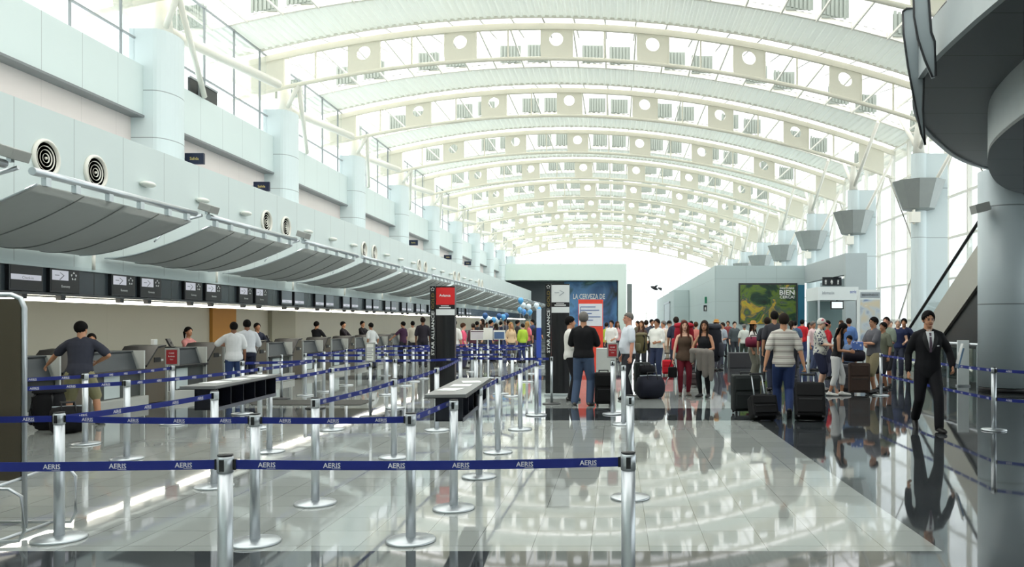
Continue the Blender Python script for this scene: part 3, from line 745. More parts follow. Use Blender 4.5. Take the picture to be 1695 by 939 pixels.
# ------------------------------------------------------------------ sign band, monitors, strip lights
m_band = seam_mat('sign_band', (64, 71, 76), 1, 2.61, 12.4, width=.03, dark=.3, rough=.22)
struct('trim_3', MB().box(-9.95, -9.8, YB, 91.9, 2.16, 2.6), m_band)
struct('trim_4', MB().box(-9.9, -9.72, YB, 91.9, 2.6, 2.66), mat('light_rail', (196, 210, 210), .4))
struct('trim_5', MB().box(-9.97, -9.74, YB, 91.9, 2.13, 2.17), mat('dark_rail', (60, 64, 66), .4))
m_scr = emat('dark_screen', (16, 17, 19), .05); m_logo = emat('pale_screen', (196, 196, 206), .32); m_mid = mat('screen_grey', (116, 124, 132), .25)
def star_ring(mb, M, r):
    for i in range(5):
        a = 2*math.pi*i/5+math.pi/2; c = Vector((math.cos(a)*r, math.sin(a)*r, 0)); u = Vector((math.cos(a), math.sin(a), 0)); w = Vector((-u.y, u.x, 0))
        mb.add([M@(c+u*r*.34), M@(c+w*r*.46-u*r*.12), M@(c-u*r*.34), M@(c-w*r*.46-u*r*.12)], [(0, 1, 2, 3)])
def chevron(mb, M, w):
    for p in ([(-.5, .02), (-.1, .02), (-.1, -.03), (-.5, -.03)], [(-.08, .18), (.02, .18), (.36, 0), (.26, 0)], [(.26, 0), (.36, 0), (-.04, -.3), (-.1, -.26)]):
        mb.add([M@Vector((x*w, y*w, 0)) for x, y in p], [(0, 1, 2, 3)])
m_inkgrey = mat('ink_grey', (110, 114, 122), .5)
def monitor(y, kind, lab):
    t = thing('counter_monitor', lab, 'monitor', (-9.8, y, 2.2), 0, 'display monitors above the counters')
    MB().box(0, .07, 0, .76, -.02, .42, bev=.008).build('housing', mat('monitor_bezel', (36, 38, 42), .4), t)
    MB().box(.068, .074, .03, .73, .01, .39).build('screen', m_scr if kind < 3 else m_mid, t)
    fr = lambda yy, zz: frame((.078, yy, zz), (0, 1, 0), (0, 0, 1))
    lg = MB(); ink = MB(); wh = MB()
    if kind == 0: lg.box(.074, .077, .03, .71, .16, .25); put_text(ink, 'Check-in', fr(.4, .2), .05)
    elif kind == 1:
        lg.box(.074, .077, .04, .45, .2, .37); chevron(ink, fr(.245, .285), .28); star_ring(wh, fr(.59, .285), .062); put_text(wh, 'Economy', fr(.38, .09), .055, .01)
    else: lg.box(.074, .077, .04, .72, .05, .13); put_text(ink, 'Check-in', fr(.38, .09), .045)
    lg.build('logo_panel', m_logo, t)
    ink.build('lettering', m_inkgrey, t)
    if wh.v: wh.build('lettering', m_paper, t)
    MB().box(-.05, .05, .3, .42, -.15, -.0).build('bracket', m_black, t)
n = 0
for k in range(16):
    for q in (0, .93):
        if k == 0 and q == 0: kind = 0
        elif k < 4: kind = 1
        else: kind = 3
        monitor(12.83+2.61*k+q, kind, 'monitor with a plain white band, leftmost above the counters' if n == 0 else '%s display monitor above the counters counted from the left picture edge' % (ORD[n] if n < 20 else 'twenty-'+ORD[n-20])); n += 1
m_tube = emat('lit_tube', (255, 251, 236), 8)
yy = 8.0; n = 0
for y0, y1, lab in ((6.0, d_plane(548, -10.05)-.1, 'long lit fluorescent strip above the nearer counters'), (d_plane(548, -10.05)+.25, 50, 'long lit fluorescent strip above the middle counters'), (50.3, 88, 'long lit fluorescent strip above the farthest counters')):
    t = thing('strip_light', lab, 'strip light', (-10.05, y0, 2.08), 0, 'strip lights under the soffit')
    MB().box(-.09, .04, 0, y1-y0, .02, .08).build('housing', m_white, t)
    MB().box(-.07, .03, 0.01, y1-y0-.01, -.045, .021).build('diffuser', m_tube, t)

# ------------------------------------------------------------------ check-in counters
m_cup = mat('counter_upper', (70, 76, 80), .4); m_clo = mat('counter_lower', (72, 76, 74), .45); m_edge = mat('counter_edge', (206, 210, 206), .4); m_bronze = mat('bronze_panel', (104, 96, 82), .4, .25)
m_plinth = mat('counter_plinth', (190, 192, 186), .5)
m_kick = mat('notice_paper', (204, 216, 216), .6)
def make_counter():
    t = thing('check_in_counter', '', 'counter', (-9.5, 14.48, 0), 0, 'check-in counters along the left wall'); L = 1.62
    MB().box(-.62, -.06, .03, L-.03, .2, .7).build('body', m_clo, t)
    MB().box(-.7, .1, .0, L, .0, .2, bev=.01).build('plinth', m_plinth, t)
    MB().prism([(-.28, .72), (-.12, .72), (-.24, 1.08), (-.3, 1.08)], .03, L-.03, 'y').build('upper_panel', m_cup, t)
    MB().box(-.32, .06, .0, L, .69, .73, bev=.006).build('ledge', m_black, t)
    MB().box(-.62, -.2, .0, L, 1.07, 1.1, bev=.006).build('top_shelf', m_cup, t)
    for yy in (-.01, L-.03): MB().box(-.3, .02, yy, yy+.04, 0.0, 1.1).build('side_frame', m_edge, t)
    MB().box(-.062, -.05, .45, .92, .22, .66).build('notice', m_kick, t)
    return t
def make_console():
    t = thing('counter_console', '', 'console', (-9.5, 16.17, 0), 0, 'bronze consoles between the counters')
    MB().prism([(0, .02), (0, .78), (.4, 1.14), (.68, 1.16), (.7, .02)], -.66, .0, 'x').build('cabinet', m_bronze, t)
    MB().prism([(-.02, .8), (.4, 1.17), (.7, 1.19), (.7, 1.16), (.4, 1.13), (0, .76)], -.68, .02, 'x').build('top_trim', m_black, t)
    MB().box(-.005, .012, .28, .5, .84, .94).build('slot', m_black, t)
    MB().box(.002, .014, .53, .6, .86, .9).build('button_panel', m_edge, t)
    return t
ck = make_counter(); ck['label'] = 'check-in counter with the seated agent in pink scarf behind it'
co = make_console(); co['label'] = 'bronze slant-topped console left of the pink-scarf agent'
UNIT = 2.44
for k in range(-2, 17):
    if k != 1:
        lab = {-2: 'dark check-in counter nearest the camera, behind the display board', -1: 'dark check-in counter behind the man leaning in shorts, left part', 0: 'dark check-in counter right of the leaning man with white notice'}.get(k)
        dup(ck, (-9.5, 14.48+UNIT*k, 0), 0, lab or '%s check-in counter beyond the pink-scarf agent' % ORD[max(0, k-2)])
        lab = {-2: 'bronze console beside the nearest counter, behind the display board', -1: 'bronze console hidden behind the leaning man in shorts', 0: None}.get(k)
        if k != 0: dup(co, (-9.5, 16.17+UNIT*k, 0), 0, lab or '%s bronze console beyond the pink-scarf agent' % ORD[max(0, k-2)])
ck.location.y = 14.48+UNIT; co.location.y = 16.17
dup(co, (-9.5, 16.17+UNIT, 0), 0, 'bronze console right of the pink-scarf agent, by the white T-shirt man')
def desk_screen(y, lab, x=-10.0, a=20):
    t = thing('desk_monitor', lab, 'monitor', (x, y, 1.1), R(a), 'small screens on the counter tops')
    MB().box(-.12, .08, -.1, .1, 0, .02).build('foot', m_black, t)
    MB().box(-.03, .0, -.02, .02, .01, .12).build('stem', m_black, t)
    MB().prism([(-.02, .03), (.02, .03), (-.06, .2), (-.1, .2)], -.2, .2, 'y').build('panel', m_black, t)
for y, lab in ((15.4, 'small black screen on the counter right of the leaning man'), (13.2, 'small black screen on the counter left of the leaning man'), (18.0, 'dark screen on the counter right of the pink-scarf agent'), (20.6, 'dark screen on the counter by the dark-suited agent'), (23.1, 'dark screen on the counter top in front of the fourth agent')): desk_screen(y, lab)
tag(MB().box(-.04, .04, -.06, .06, 0, .2, bev=.006).build('card_holder', m_paper), 'white upright card on the counter left of the pink-scarf agent', 'card holder').location = (-9.9, 17.15, 1.1)

# ------------------------------------------------------------------ stanchions and belts
m_belt = mat('navy_belt', (27, 38, 118), .55, var=.05)
def woven(m, c, f):
    nt = m.node_tree; b = nt.nodes['Principled BSDF']; t = nt.nodes.new('ShaderNodeBsdfTranslucent'); t.inputs[0].default_value = rgb(*c); mx = nt.nodes.new('ShaderNodeMixShader'); mx.inputs[0].default_value = f
    nt.links.new(b.outputs[0], mx.inputs[1]); nt.links.new(t.outputs[0], mx.inputs[2]); nt.links.new(mx.outputs[0], nt.nodes['Material Output'].inputs[0])
woven(m_belt, (110, 150, 255), .22); m_blt = mat('belt_print', (224, 226, 236), .6)
def stanchion(lab, x, y, base='steel', sign=None, tall=None):
    t = thing('belt_stanchion', lab, 'stanchion', (x, y, 0), 0, 'silver belt stanchions')
    b = m_steel if base == 'steel' else mat('dark_base', (70, 72, 72), .4, .4)
    MB().lathe([(.185, 0), (.187, .012), (.178, .022), (.05, .034), (.036, .036)], n=40).build('base', b, t)
    r = .037 if base == 'steel' else .026
    MB().lathe([(r, .03), (r, .885)], n=24).build('post', m_chrome if base == 'steel' else m_steel, t)
    MB().lathe([(r+.003, .88), (r+.004, .955), (r-.006, .967), (0, .969)], n=24).build('belt_head', m_chrome, t)
    MB().lathe([(r+.001, .966), (r+.001, .971), (0, .975)], n=24).build('cap', m_black, t)
    MB().box(-.012, .012, -r-.006, r+.006, .89, .95).build('belt_slot', m_black, t)
    if sign:
        c, w, h, z0 = sign
        MB().box(-.012, .012, -.012, .012, .97, z0).build('sign_stem', m_steel, t)
        f = MB().box(-w/2, w/2, -.015, .015, z0, z0+h, bev=.004).build('sign_frame', mat('sign_frame_grey', (150, 152, 148), .4), t)
        MB().box(-w/2+.025, w/2-.025, -.019, -.014, z0+.025, z0+h-.025).build('sign_panel', c, f)
        lt = MB()
        if c.name == 'sign_red':
            for q, s_, hh in ((.72, 'CLASE', .022), (.54, 'Business', .022), (.36, 'Class', .018)): put_text(lt, s_, frame((0, -.021, z0+h*q), (1, 0, 0), (0, 0, 1)), hh)
            lt.build('lettering', m_paper, f)
        else:
            for q in range(6): lt.box(-w*.32, w*.32*(1 if q % 2 else .6), -.021, -.0195, z0+h*(.2+.1*q), z0+h*(.2+.1*q)+.012)
            lt.box(-w*.34, -w*.32, -.021, -.0195, z0+h*.2, z0+h*.72); lt.build('lettering', m_inkgrey, f)
    return t
m_sred = mat('sign_red', (150, 26, 34), .5); m_swhite = mat('sign_white', (226, 226, 220), .5)
ST = {}
def S(key, x, d, lab, **k):
    ST[key] = (X_at(x, d), d); stanchion(lab, X_at(x, d), d, **k)
S('f0', -420, 4.12, 'silver stanchion just outside the left picture edge holding the front belt')
S('f1', 373, 4.13, 'nearest silver stanchion, cut by the bottom edge left of centre')
S('f2', 1040, 4.21, 'nearest silver stanchion, cut by the bottom edge right of centre')
S('s0', -330, 6.1, 'silver stanchion outside the left edge holding the second belt')
S('s1', 98, 6.1, 'second-row silver stanchion beside the brown display board')
S('s2', 422, 6.0, 'second-row silver stanchion just right of the cut-off front post')
S('s3', 680, 6.05, 'second-row silver stanchion at the end of the long second belt')
S('a', 522, 7.3, 'silver stanchion behind the middle of the second-row belt')
S('b', 751, 7.1, 'silver stanchion with dark base under the front corner of the right writing desk', base='steel')
S('c', 1043, 7.54, 'silver stanchion right behind the cut-off front post on the right')
S('dd', 793, 8.57, 'silver stanchion under the middle of the right writing desk')
S('e', 652, 9.8, 'silver stanchion in the slanting belt behind the third second-row post')
S('ff', 355, 8.05, 'silver stanchion at the front end of the left writing desk')
S('g', 210, 9.7, 'silver stanchion standing in front of the white counter notice')
S('h', 141, 10.9, 'silver stanchion in front of the leaning man in shorts')
S('i', 824, 10.2, 'silver stanchion at the back corner of the right writing desk')
S('j', 861, 12.4, 'silver stanchion midway between the right desk and the pale pylon')
S('k', 723, 12.3, 'silver stanchion directly in front of the red-topped pylon')
S('m', 549, 12.35, 'silver stanchion midway along the slanting belt from the left desk')
S('n', 888, 14.3, 'silver stanchion left of the pale-topped pylon')
S('o', 913, 16.3, 'slim stanchion with dark base in front of the pale-topped pylon', base='dark')
S('q', 285, 13.0, 'silver stanchion with a red framed sign before the pink-scarf agent', sign=(m_sred, .225, .28, .96))
S('r', 401, 14.5, 'silver stanchion in front of the man in white T-shirt')
S('l', 1014, 14.5, 'silver stanchion with a red framed sign beside the black suitcase', sign=(m_sred, .2, .27, 1.02))
S('w', 1032, 13.0, 'silver stanchion just right of the red sign stanchion')
S('t', 430, 12.6, 'silver stanchion behind the far end of the left writing desk')
S('t2', 446, 10.24, 'silver stanchion under the far end of the left writing desk')
S('u', 466, 17.4, 'slim dark-based stanchion left of the grey floor mat', base='dark')
S('u2', 522, 15.5, 'slim dark-based stanchion standing on the grey floor mat', base='dark')
S('v', 613, 14.0, 'slim stanchion carrying a white framed notice', base='dark', sign=(m_swhite, .17, .34, .97))
for key, x, d, lab in (('p1', 505, 18.2, 'far silver stanchion before the black-shirted agent, leftmost of the queue lanes'), ('p2', 536, 19.2, 'second silver stanchion from the left in the far queue lanes'),
                       ('p3', 573, 21.2, 'third silver stanchion from the left in the far queue lanes'), ('p4', 637, 25.0, 'far silver stanchion just right of the white notice'), ('p5', 654, 15.5, 'silver stanchion left of the red-topped pylon in the dark far belt'),
                       ('p6', 670, 21.0, 'far silver stanchion, third left of the red-topped pylon'), ('p7', 684, 22.5, 'far silver stanchion, second left of the red-topped pylon'), ('p8', 700, 23.7, 'far silver stanchion immediately left of the red-topped pylon'),
                       ('p9', 762, 16.2, 'silver stanchion immediately right of the red-topped pylon'), ('p10', 781, 27.0, 'far silver stanchion under the first queue sign'), ('p11', 787, 16.6, 'silver stanchion second right of the red-topped pylon'),
                       ('p12', 796, 22.0, 'far silver stanchion below the middle queue sign'), ('p13', 808, 24.0, 'far silver stanchion below the third queue sign'), ('p14', 829, 18.6, 'silver stanchion in the middle of the far lanes between the pylons'),
                       ('p15', 848, 18.0, 'silver stanchion with its round base clear on the bright floor between pylons'), ('p16', 872, 22.4, 'far silver stanchion near the blue banner, nearer one'), ('p17', 880, 26.0, 'far silver stanchion near the blue banner, farther one'),
                       ('p18', 640, 18.4, 'silver stanchion close right of the white notice'), ('p19', 748, 25.0, 'far silver stanchion peeking out right of the red-topped pylon')):
    S(key, x, d, lab)
S('R1', 1458, 18.2, 'silver stanchion with two belts beside the young man in grey T-shirt')
S('R2', 1645, 12.3, 'silver stanchion with two belts at the right, behind the suited man')
S('R3', 1830, 11.2, 'silver stanchion outside the right edge holding the double belt')
tw, tf, tww = text_geo('AERIS', .012)
def belt(k1, k2, lab, z=.92, h=.048, step=.33, big=True):
    a = Vector((*ST[k1], 0)); b = Vector((*ST[k2], 0)); u = (b-a).normalized(); a = a+u*.045; b = b-u*.045; L = (b-a).length
    nrm = Vector((u.y, -u.x, 0))
    if nrm.dot(-(a+b)/2) < 0: nrm = -nrm; flip = True
    else: flip = False
    t = thing('barrier_belt', lab, 'belt', (a.x, a.y, z), 0, 'navy barrier belts')
    mb = MB(); n = 14; sg = .012*min(1, L/2)
    def P_(s, off): q = u*s+nrm*off; return Vector((q.x, q.y, -sg*math.sin(math.pi*s/L)))
    rows = []
    for i in range(n+1):
        c0 = P_(L*i/n, .0015); c1 = P_(L*i/n, -.0015)
        rows.append([c0+Vector((0, 0, -h/2)), c0+Vector((0, 0, h/2)), c1+Vector((0, 0, h/2)), c1+Vector((0, 0, -h/2))])
    mb.loft(rows, smooth=False).build('webbing', m_belt, t)
    xd = Vector((0, 0, 1)).cross(nrm); lt = MB(); m = max(1, int(L/step)); hh = .026
    for i in range(m):
        s = L*(i+.5)/m; M = frame(P_(s, .0032), xd, (0, 0, 1)); put_text(lt, 'AERIS', M, hh, .012)
        lt.add([M@Vector(p) for p in ((.0, -.0185, 0), (.045, -.0185, 0), (.045, -.0165, 0), (.0, -.0165, 0))], [(0, 1, 2, 3)])
    lt.build('lettering', m_blt, t)
    for s in (0, L): MB().box(-.009, .009, -.005, .005, -.027, .027, M=Matrix.Translation(P_(s, 0))@Matrix.Rotation(math.atan2(u.y, u.x), 4, 'Z')).build('belt_clip', m_black, t)
for k1, k2, lab in (('f0', 'f1', 'front navy belt running off the left edge'), ('f1', 'f2', 'long front navy belt between the two cut-off posts'),
                    ('s0', 's1', 'second-row navy belt passing in front of the display board'), ('s1', 's2', 'second-row navy belt between the first two posts'), ('s2', 's3', 'second-row navy belt in the centre of the picture'),
                    ('s3', 'i', 'navy belt slanting back from the second row towards the right desk'), ('a', 'e', 'navy belt slanting back from the middle stanchion'), ('e', 'k', 'navy belt slanting up to the red-topped pylon'),
                    ('k', 'p9', 'navy belt passing in front of the red-topped pylon'), ('s1', 'ff', 'navy belt from the display-board post to the left desk'),
                    ('g', 't', 'navy belt from the notice post towards the left desk end'), ('h', 'q', 'navy belt from the leaning man to the red sign'), ('t', 'u2', 'navy belt from behind the left desk to the grey mat'),
                    ('t2', 'm', 'navy belt leaving the far end of the left desk'), ('m', 'v', 'navy belt leading to the white notice'), ('i', 'n', 'navy belt behind the right desk towards the pale pylon'),
                    ('r', 'u2', 'dark far belt left of the white notice'), ('u2', 'p5', 'dark far belt behind the white notice'), ('p5', 'p9', 'dark far belt passing behind the red-topped pylon'), ('p9', 'p11', 'short dark far belt right of the red pylon'), ('p11', 'o', 'dark far belt ending at the pale-topped pylon'),
                    ('p1', 'p2', 'far belt at the left end of the queue lanes'), ('p2', 'p3', 'far belt in front of the second agent with dark shirt'), ('p3', 'p4', 'far belt just above the white notice level'), ('p18', 'p14', 'long far belt across both pylon sides'), ('p14', 'p15', 'short far belt between the pylons'),
                    ('p6', 'p12', 'far belt below the queue signs, nearer lane'), ('p12', 'p16', 'far belt right of the middle queue sign'), ('p7', 'p13', 'far belt below the queue signs, middle lane'), ('p13', 'p17', 'far belt ending near the blue banner'), ('p8', 'p19', 'far belt crossing behind the red pylon head'), ('p4', 'p10', 'farthest belt left of the queue signs'), ('p10', 'p17', 'farthest belt right of the queue signs'), ('p1', 'p18', 'far belt from the leftmost lane post to the notice'),
                    ('p3', 'p6', 'far belt between the third and sixth lane posts'), ('p6', 'p8', 'short far belt left of the red-topped pylon')):
    belt(k1, k2, lab)
ST['h0'] = (-9.2, 8.6); stanchion('silver stanchion outside the left edge by the first counter', -9.2, 8.6)
ST['g0'] = (-8.0, 7.7); stanchion('silver stanchion hidden behind the brown display board', -8.0, 7.7)
belt('h0', 'h', 'navy belt in front of the leaning man, upper one'); belt('g0', 'g', 'navy belt in front of the leaning man, lower one')
for k1, k2, a in (('R1', 'R2', 'behind the suited man'), ('R2', 'R3', 'running off the right edge')):
    belt(k1, k2, 'upper navy belt %s' % a); belt(k1, k2, 'lower navy belt %s' % a, z=.48)
# ------------------------------------------------------------------ writing desks
m_lam = mat('grey_laminate', (124, 126, 126), .3); m_navy = mat('navy_board', (24, 26, 40), .45)
def desk(a, b, w, lab, side):
    """a, b: near and far end on the floor"""
    a = Vector((*a, 0)); b = Vector((*b, 0)); L = (b-a).length; ang = math.atan2((b-a).y, (b-a).x)-math.pi/2
    t = thing('writing_desk', lab, 'desk', a, ang, 'narrow writing desks in the queue lanes')
    MB().prism([(-w/2, 0), (w/2, .03), (w/2, L), (-w/2, L)], .955+.02, .985+.02, 'z').build('top', m_lam, t)
    MB().box(-w/2-.01, w/2+.01, -.01, L+.01, .972, .978).build('edge_band', m_black, t)
    bx = MB(); z0, z1 = .74, .972; x0_, x1_ = -w/2+.06, w/2-.05
    bx.box(x0_, x1_, .2, L-.05, z0, z0+.015).box(x0_, x0_+.015, .2, L-.05, z0, z1)
    bx.build('shelf_box', m_navy, t)
    for i in range(6):
        y = .2+(L-.27)*i/5; MB().box(x0_, x1_, y, y+.015, z0, z1).build('divider', m_navy, t)
    tag(MB().box(x1_-.002, x1_+.004, .2, L-.05, z0-.01, z0+.03).build('shelf_lip', mat('lip_grey', (96, 98, 108), .4), t))
    sc = MB()
    for i in range(5): sc.add([Vector((-w*.3+(i % 2)*.08, .3+i*L*.13, 1.0075)), Vector((-w*.3+.14+(i % 2)*.08, .3+i*L*.13, 1.0075)), Vector((-w*.3+.16+(i % 2)*.08, .5+i*L*.13, 1.0075)), Vector((-w*.28+(i % 2)*.08, .5+i*L*.13, 1.0075))], [(0, 1, 2, 3)])
    return t, sc
d1, sc1 = desk((-4.27, 8.15), (-4.42, 10.15), .34, 'long grey writing desk with dark pigeonholes on the left', 1)
d2, sc2 = desk((-1.54, 7.2), (-1.66, 9.45), .36, 'long grey writing desk with dark pigeonholes near the centre', 1)
for t, lab in ((d1, 'left'), (d2, 'centre')):
    for i in range(3):
        f = MB().box(-.1, .1, -.14, .14, 0, .004).build('form_sheet', m_paper); L_ = .55+i*.5
        q = t.matrix_basis@Vector((.04*(i-1), L_, 1.0055)); f.location = q; f.rotation_euler = (0, 0, t.rotation_euler.z+.2*(i-1))
        tag(f, '%s paper form lying on the %s writing desk' % (('nearest', 'middle', 'farthest')[i], lab), 'form', 'paper forms on the desks')
# ------------------------------------------------------------------ pylons
def pylon(x, d, w, zt, red, lab):
    t = thing('airline_pylon', lab, 'pylon', (x, d, 0)); m_pb = mat('pylon_black', (22, 22, 25), .3)
    fw = .135
    bow = [(fw+(w-fw)*i/8, -.05*math.sin(math.pi*i/8)) for i in range(9)]
    MB().prism(bow+[(w, .16), (fw, .16)], .05, zt, 'z').build('body', m_pb, t)
    MB().box(0, fw-.012, -.02, .1, .05, zt-.0).build('side_blade', m_pb, t)
    MB().box(-.02, w+.02, -.1, .22, 0, .055, bev=.008).build('base', m_steel, t)
    def band(z0, z1, m, nm):
        mb = MB(); q = [(x_, y_-.006) for x_, y_ in bow]
        mb.add([(x_, y_, z0) for x_, y_ in q]+[(x_, y_, z1) for x_, y_ in q], [(i, i+1, 10+i, 9+i) for i in range(8)], True); return mb.build(nm, m, t)
    hb = band(zt-.42, zt-.03, mat('pylon_red', (214, 38, 40), .35) if red else mat('pylon_white', (226, 230, 230), .3), 'header')
    band(zt-.66, zt-.525, mat('pylon_white', (226, 230, 230), .3), 'caption_panel')
    xm = (fw+w)/2
    lt = MB()
    if red: put_text(lt, 'Avianca', frame((xm, -.062, zt-.21), (1, 0, 0), (0, 0, 1)), .06, .02); lt.build('logo', m_paper, hb)
    else: chevron(lt, frame((xm, -.062, zt-.2), (1, 0, 0), (0, 0, 1)), .26); lt.build('logo', mat('logo_grey', (160, 168, 174), .4), hb)
    lt = MB(); lt.box(xm-.09, xm+.09, -.06, -.057, zt-.455, zt-.44).box(xm-.13, xm+.13, -.06, -.057, zt-.5, zt-.475); lt.build('caption', m_paper, t)
    lt = MB(); put_text(lt, 'STAR ALLIANCE', frame((fw/2, -.023, zt-1.08), (0, 0, 1), (-1, 0, 0)), .068, .01, width=.98); lt.box(.03, fw-.045, -.023, -.021, zt-.575, zt-.568); star_ring(lt, frame((fw/2-.005, -.023, zt-.07), (1, 0, 0), (0, 0, 1)), .033); lt.build('lettering', m_paper, t)
    lt = MB(); put_text(lt, 'GOLD', frame((fw/2, -.023, zt-.34), (0, 0, 1), (-1, 0, 0)), .066, 0, width=.36); lt.build('lettering', mat('gold_ink', (150, 130, 70), .4, .4), t)
pylon(X_at(712, 18.2), 18.2, .56, px(0, 474, 18.2).z, True, 'black airline pylon with a red header')
pylon(X_at(903, 18.2), 18.2, .54, px(0, 470, 18.2).z, False, 'black airline pylon with a white header')
# ------------------------------------------------------------------ brown display board on a tube frame
t = thing('display_board', 'freestanding brown board in a steel tube frame at the left edge', 'display board', (-4.62, 6.25, 0))
xl, xr, zt, zb = -1.25, 0.0, 1.87, .42
MB().box(xl, xr-.02, -.012, .012, zb, zt-.03).build('panel', mat('bronze_sheet', (92, 84, 70), .35, .35, var=.1, scale=1.2), t)
MB().tube([(xr, 0, .05), (xr, 0, zt-.1), (xr-.03, 0, zt-.03), (xr-.1, 0, zt), (xl+.1, 0, zt), (xl+.03, 0, zt-.03), (xl, 0, zt-.1), (xl, 0, .05)], .02, 10).build('tube_frame', m_chrome, t)
for s, x in ((0, xr), (1, xl)):
    MB().tube([(x, -.32, .42), (x+.12, -.32, .42), (x+.2, -.3, .36), (x+.22, -.3, .1), (x+.18, -.3, .03), (x-.4, -.42, .02), (x-.75, -.42, .02)], .013, 8).build('foot_hoop', m_chrome, t)
    MB().tube([(x, .28, .46), (x+.16, .28, .46), (x+.21, .28, .4), (x+.21, .28, .1), (x+.17, .28, .03), (x-.5, .3, .02)], .013, 8).build('foot_hoop', m_chrome, t)
    MB().tube([(x, -.42, .02), (x, .3, .02)], .013, 8).build('foot_bar', m_chrome, t)
    MB().tube([(x-.02, -.32, .42), (x-.02, 0, .44), (x-.02, .28, .46)], .013, 8).build('foot_bar', m_chrome, t)
# ------------------------------------------------------------------ floor mat, queue signs, banners, balloons
q = tag(MB().prism([(X_at(408, 17.2), 17.1), (X_at(420, 16.1), 16.05), (X_at(598, 16.1), 16.05), (X_at(622, 17.2), 17.1)], .001, .012, 'z').build('floor_mat', mat('mat_grey', (70, 70, 66), .9)), 'dark grey floor mat lying behind the left queue posts', 'mat')
for x_, w, y0, y1, d, c, lab in ((790, .38, 563, 547, 22.5, (206, 200, 204), 'white queue sign with dark header, left of three'), (808, .26, 563, 543, 22.7, (230, 228, 220), 'plain cream queue sign, middle of three'), (826.5, .34, 562.5, 547, 22.9, (84, 110, 150), 'blue-grey queue sign, right of three')):
    t = thing('queue_sign', lab, 'sign', (X_at(x_, d), d, 0), 0, 'queue signs between the pylons'); z0, z1 = px(0, y0, d).z, px(0, y1, d).z
    MB().box(-w/2, w/2, -.015, .015, z0, z1, bev=.006).build('frame', mat('sign_white', (226, 226, 220), .5), t)
    MB().box(-w/2+.025, w/2-.025, -.019, -.014, z0+.025, z1-.05).build('panel', mat('qsign_%d' % c[0], c, .5), t)
    MB().lathe([(.16, 0), (.165, .015), (.03, .03), (.02, .04), (.02, z0+.02)], n=20).build('stand', m_steel, t)
    if lab.startswith('white'): MB().box(-w/2+.01, w/2-.01, -.018, -.015, z1-.05, z1-.02).build('header', mat('header_plum', (80, 50, 70), .5), t)
BN = 30.0
t = thing('blue_banner', 'tall narrow blue banner left of the white-topped pylon', 'banner', (X_at(892, BN), BN, 0))
MB().box(-.09, .09, -.02, .02, .06, px(0, 543, BN).z, bev=.006).build('sheet', mat('banner_blue', (44, 74, 170), .5), t); MB().box(-.09, .09, -.02, .02, px(0, 543, BN).z, px(0, 512, BN).z, bev=.006).build('head', mat('banner_pale', (196, 214, 232), .5), t); MB().box(-.2, .2, -.15, .15, 0, .06).build('base', m_steel, t)
t = thing('red_kiosk', 'orange-red self-service kiosk with white screen panel behind the man in black', 'kiosk', (X_at(980, 27), 27, 0)); D_ = 27.0
a, b_ = X_at(957, D_)-X_at(980, D_), X_at(998, D_)-X_at(980, D_)
MB().box(a, b_, 0, .35, 0, px(0, 541, D_).z, bev=.01).build('cabinet', mat('kiosk_red', (226, 70, 50), .4), t)
MB().box(a, b_, .05, .3, px(0, 541, D_).z, px(0, 496, D_).z, bev=.01).build('panel', mat('kiosk_red', (226, 70, 50), .4), t)
MB().box(a+.02, b_-.02, .02, .06, px(0, 541, D_).z+.02, px(0, 503, D_).z).build('screen', mat('kiosk_white', (222, 226, 232), .4), t)
lt = MB()
for i, (x0_, x1_) in enumerate(((.1, .7), (.1, .85), (.1, .55), (.1, .9), (.1, .6))): lt.box(a+(b_-a)*x0_, a+(b_-a)*x1_, .012, .02, px(0, 509+i*5.5, D_).z, px(0, 509+i*5.5, D_).z+.03)
lt.box(a+(b_-a)*.08, a+(b_-a)*.1, .012, .02, px(0, 531, D_).z, px(0, 508, D_).z); lt.build('lettering', mat('ink_blue', (90, 110, 160), .5), t)
t = thing('grey_cabinet', 'pale grey cabinet behind the black suitcase and red sign post', 'cabinet', (X_at(1003, 19.5), 19.5, 0))
MB().box(-.24, .24, 0, .5, .04, px(0, 577, 19.5).z, bev=.01).build('body', mat('cabinet_grey', (196, 200, 196), .45), t); MB().box(-.22, .22, .02, .48, 0, .04).build('plinth', m_black, t); MB().box(-.2, .2, -.012, .0, .12, px(0, 582, 19.5).z).build('door', mat('cabinet_grey', (196, 200, 196), .45), t)
def balloon(x_, y_, d, r, c, lab, zs):
    t = thing('balloon', lab, 'balloon', px(x_, y_, d), 0, 'blue and white balloons by the far counters')
    MB().lathe([(0, r*1.15), (r*.6, r*.95), (r*.95, r*.4), (r, 0), (r*.85, -r*.5), (r*.4, -r*1.0), (.03, -r*1.22), (.0, -r*1.24)][::-1], n=16).build('skin', mat('balloon_%d_%d' % (c[0], c[2]), c, .25, var=.02), t)
    MB().lathe([(.045, -r*1.32), (.012, -r*1.22)], n=8).build('knot', mat('balloon_%d_%d' % (c[0], c[2]), c, .25), t)
    MB().cyl((0, 0, -r*1.3), (0, 0, .05-px(x_, y_, d).z), .004, 5).build('string', m_paper, t); MB().lathe([(.05, -px(x_, y_, d).z), (.05, .05-px(x_, y_, d).z)], n=10).build('weight', m_dark, t)
bl = (90, 170, 226); wh = (226, 240, 248); nb = (40, 90, 150)
k = 0
for x_, y_, c in ((862, 498, bl), (866, 506, wh), (861, 513, bl), (867, 517, (70, 140, 210)), (875, 508, wh), (877, 517, bl), (888, 506, wh), (892, 513, bl)):
    balloon(x_, y_, 44+k*.6, .16, c, '%s balloon of the cluster at the end of the counters, counted from the left' % ORD[k], 1.0); k += 1
k = 0
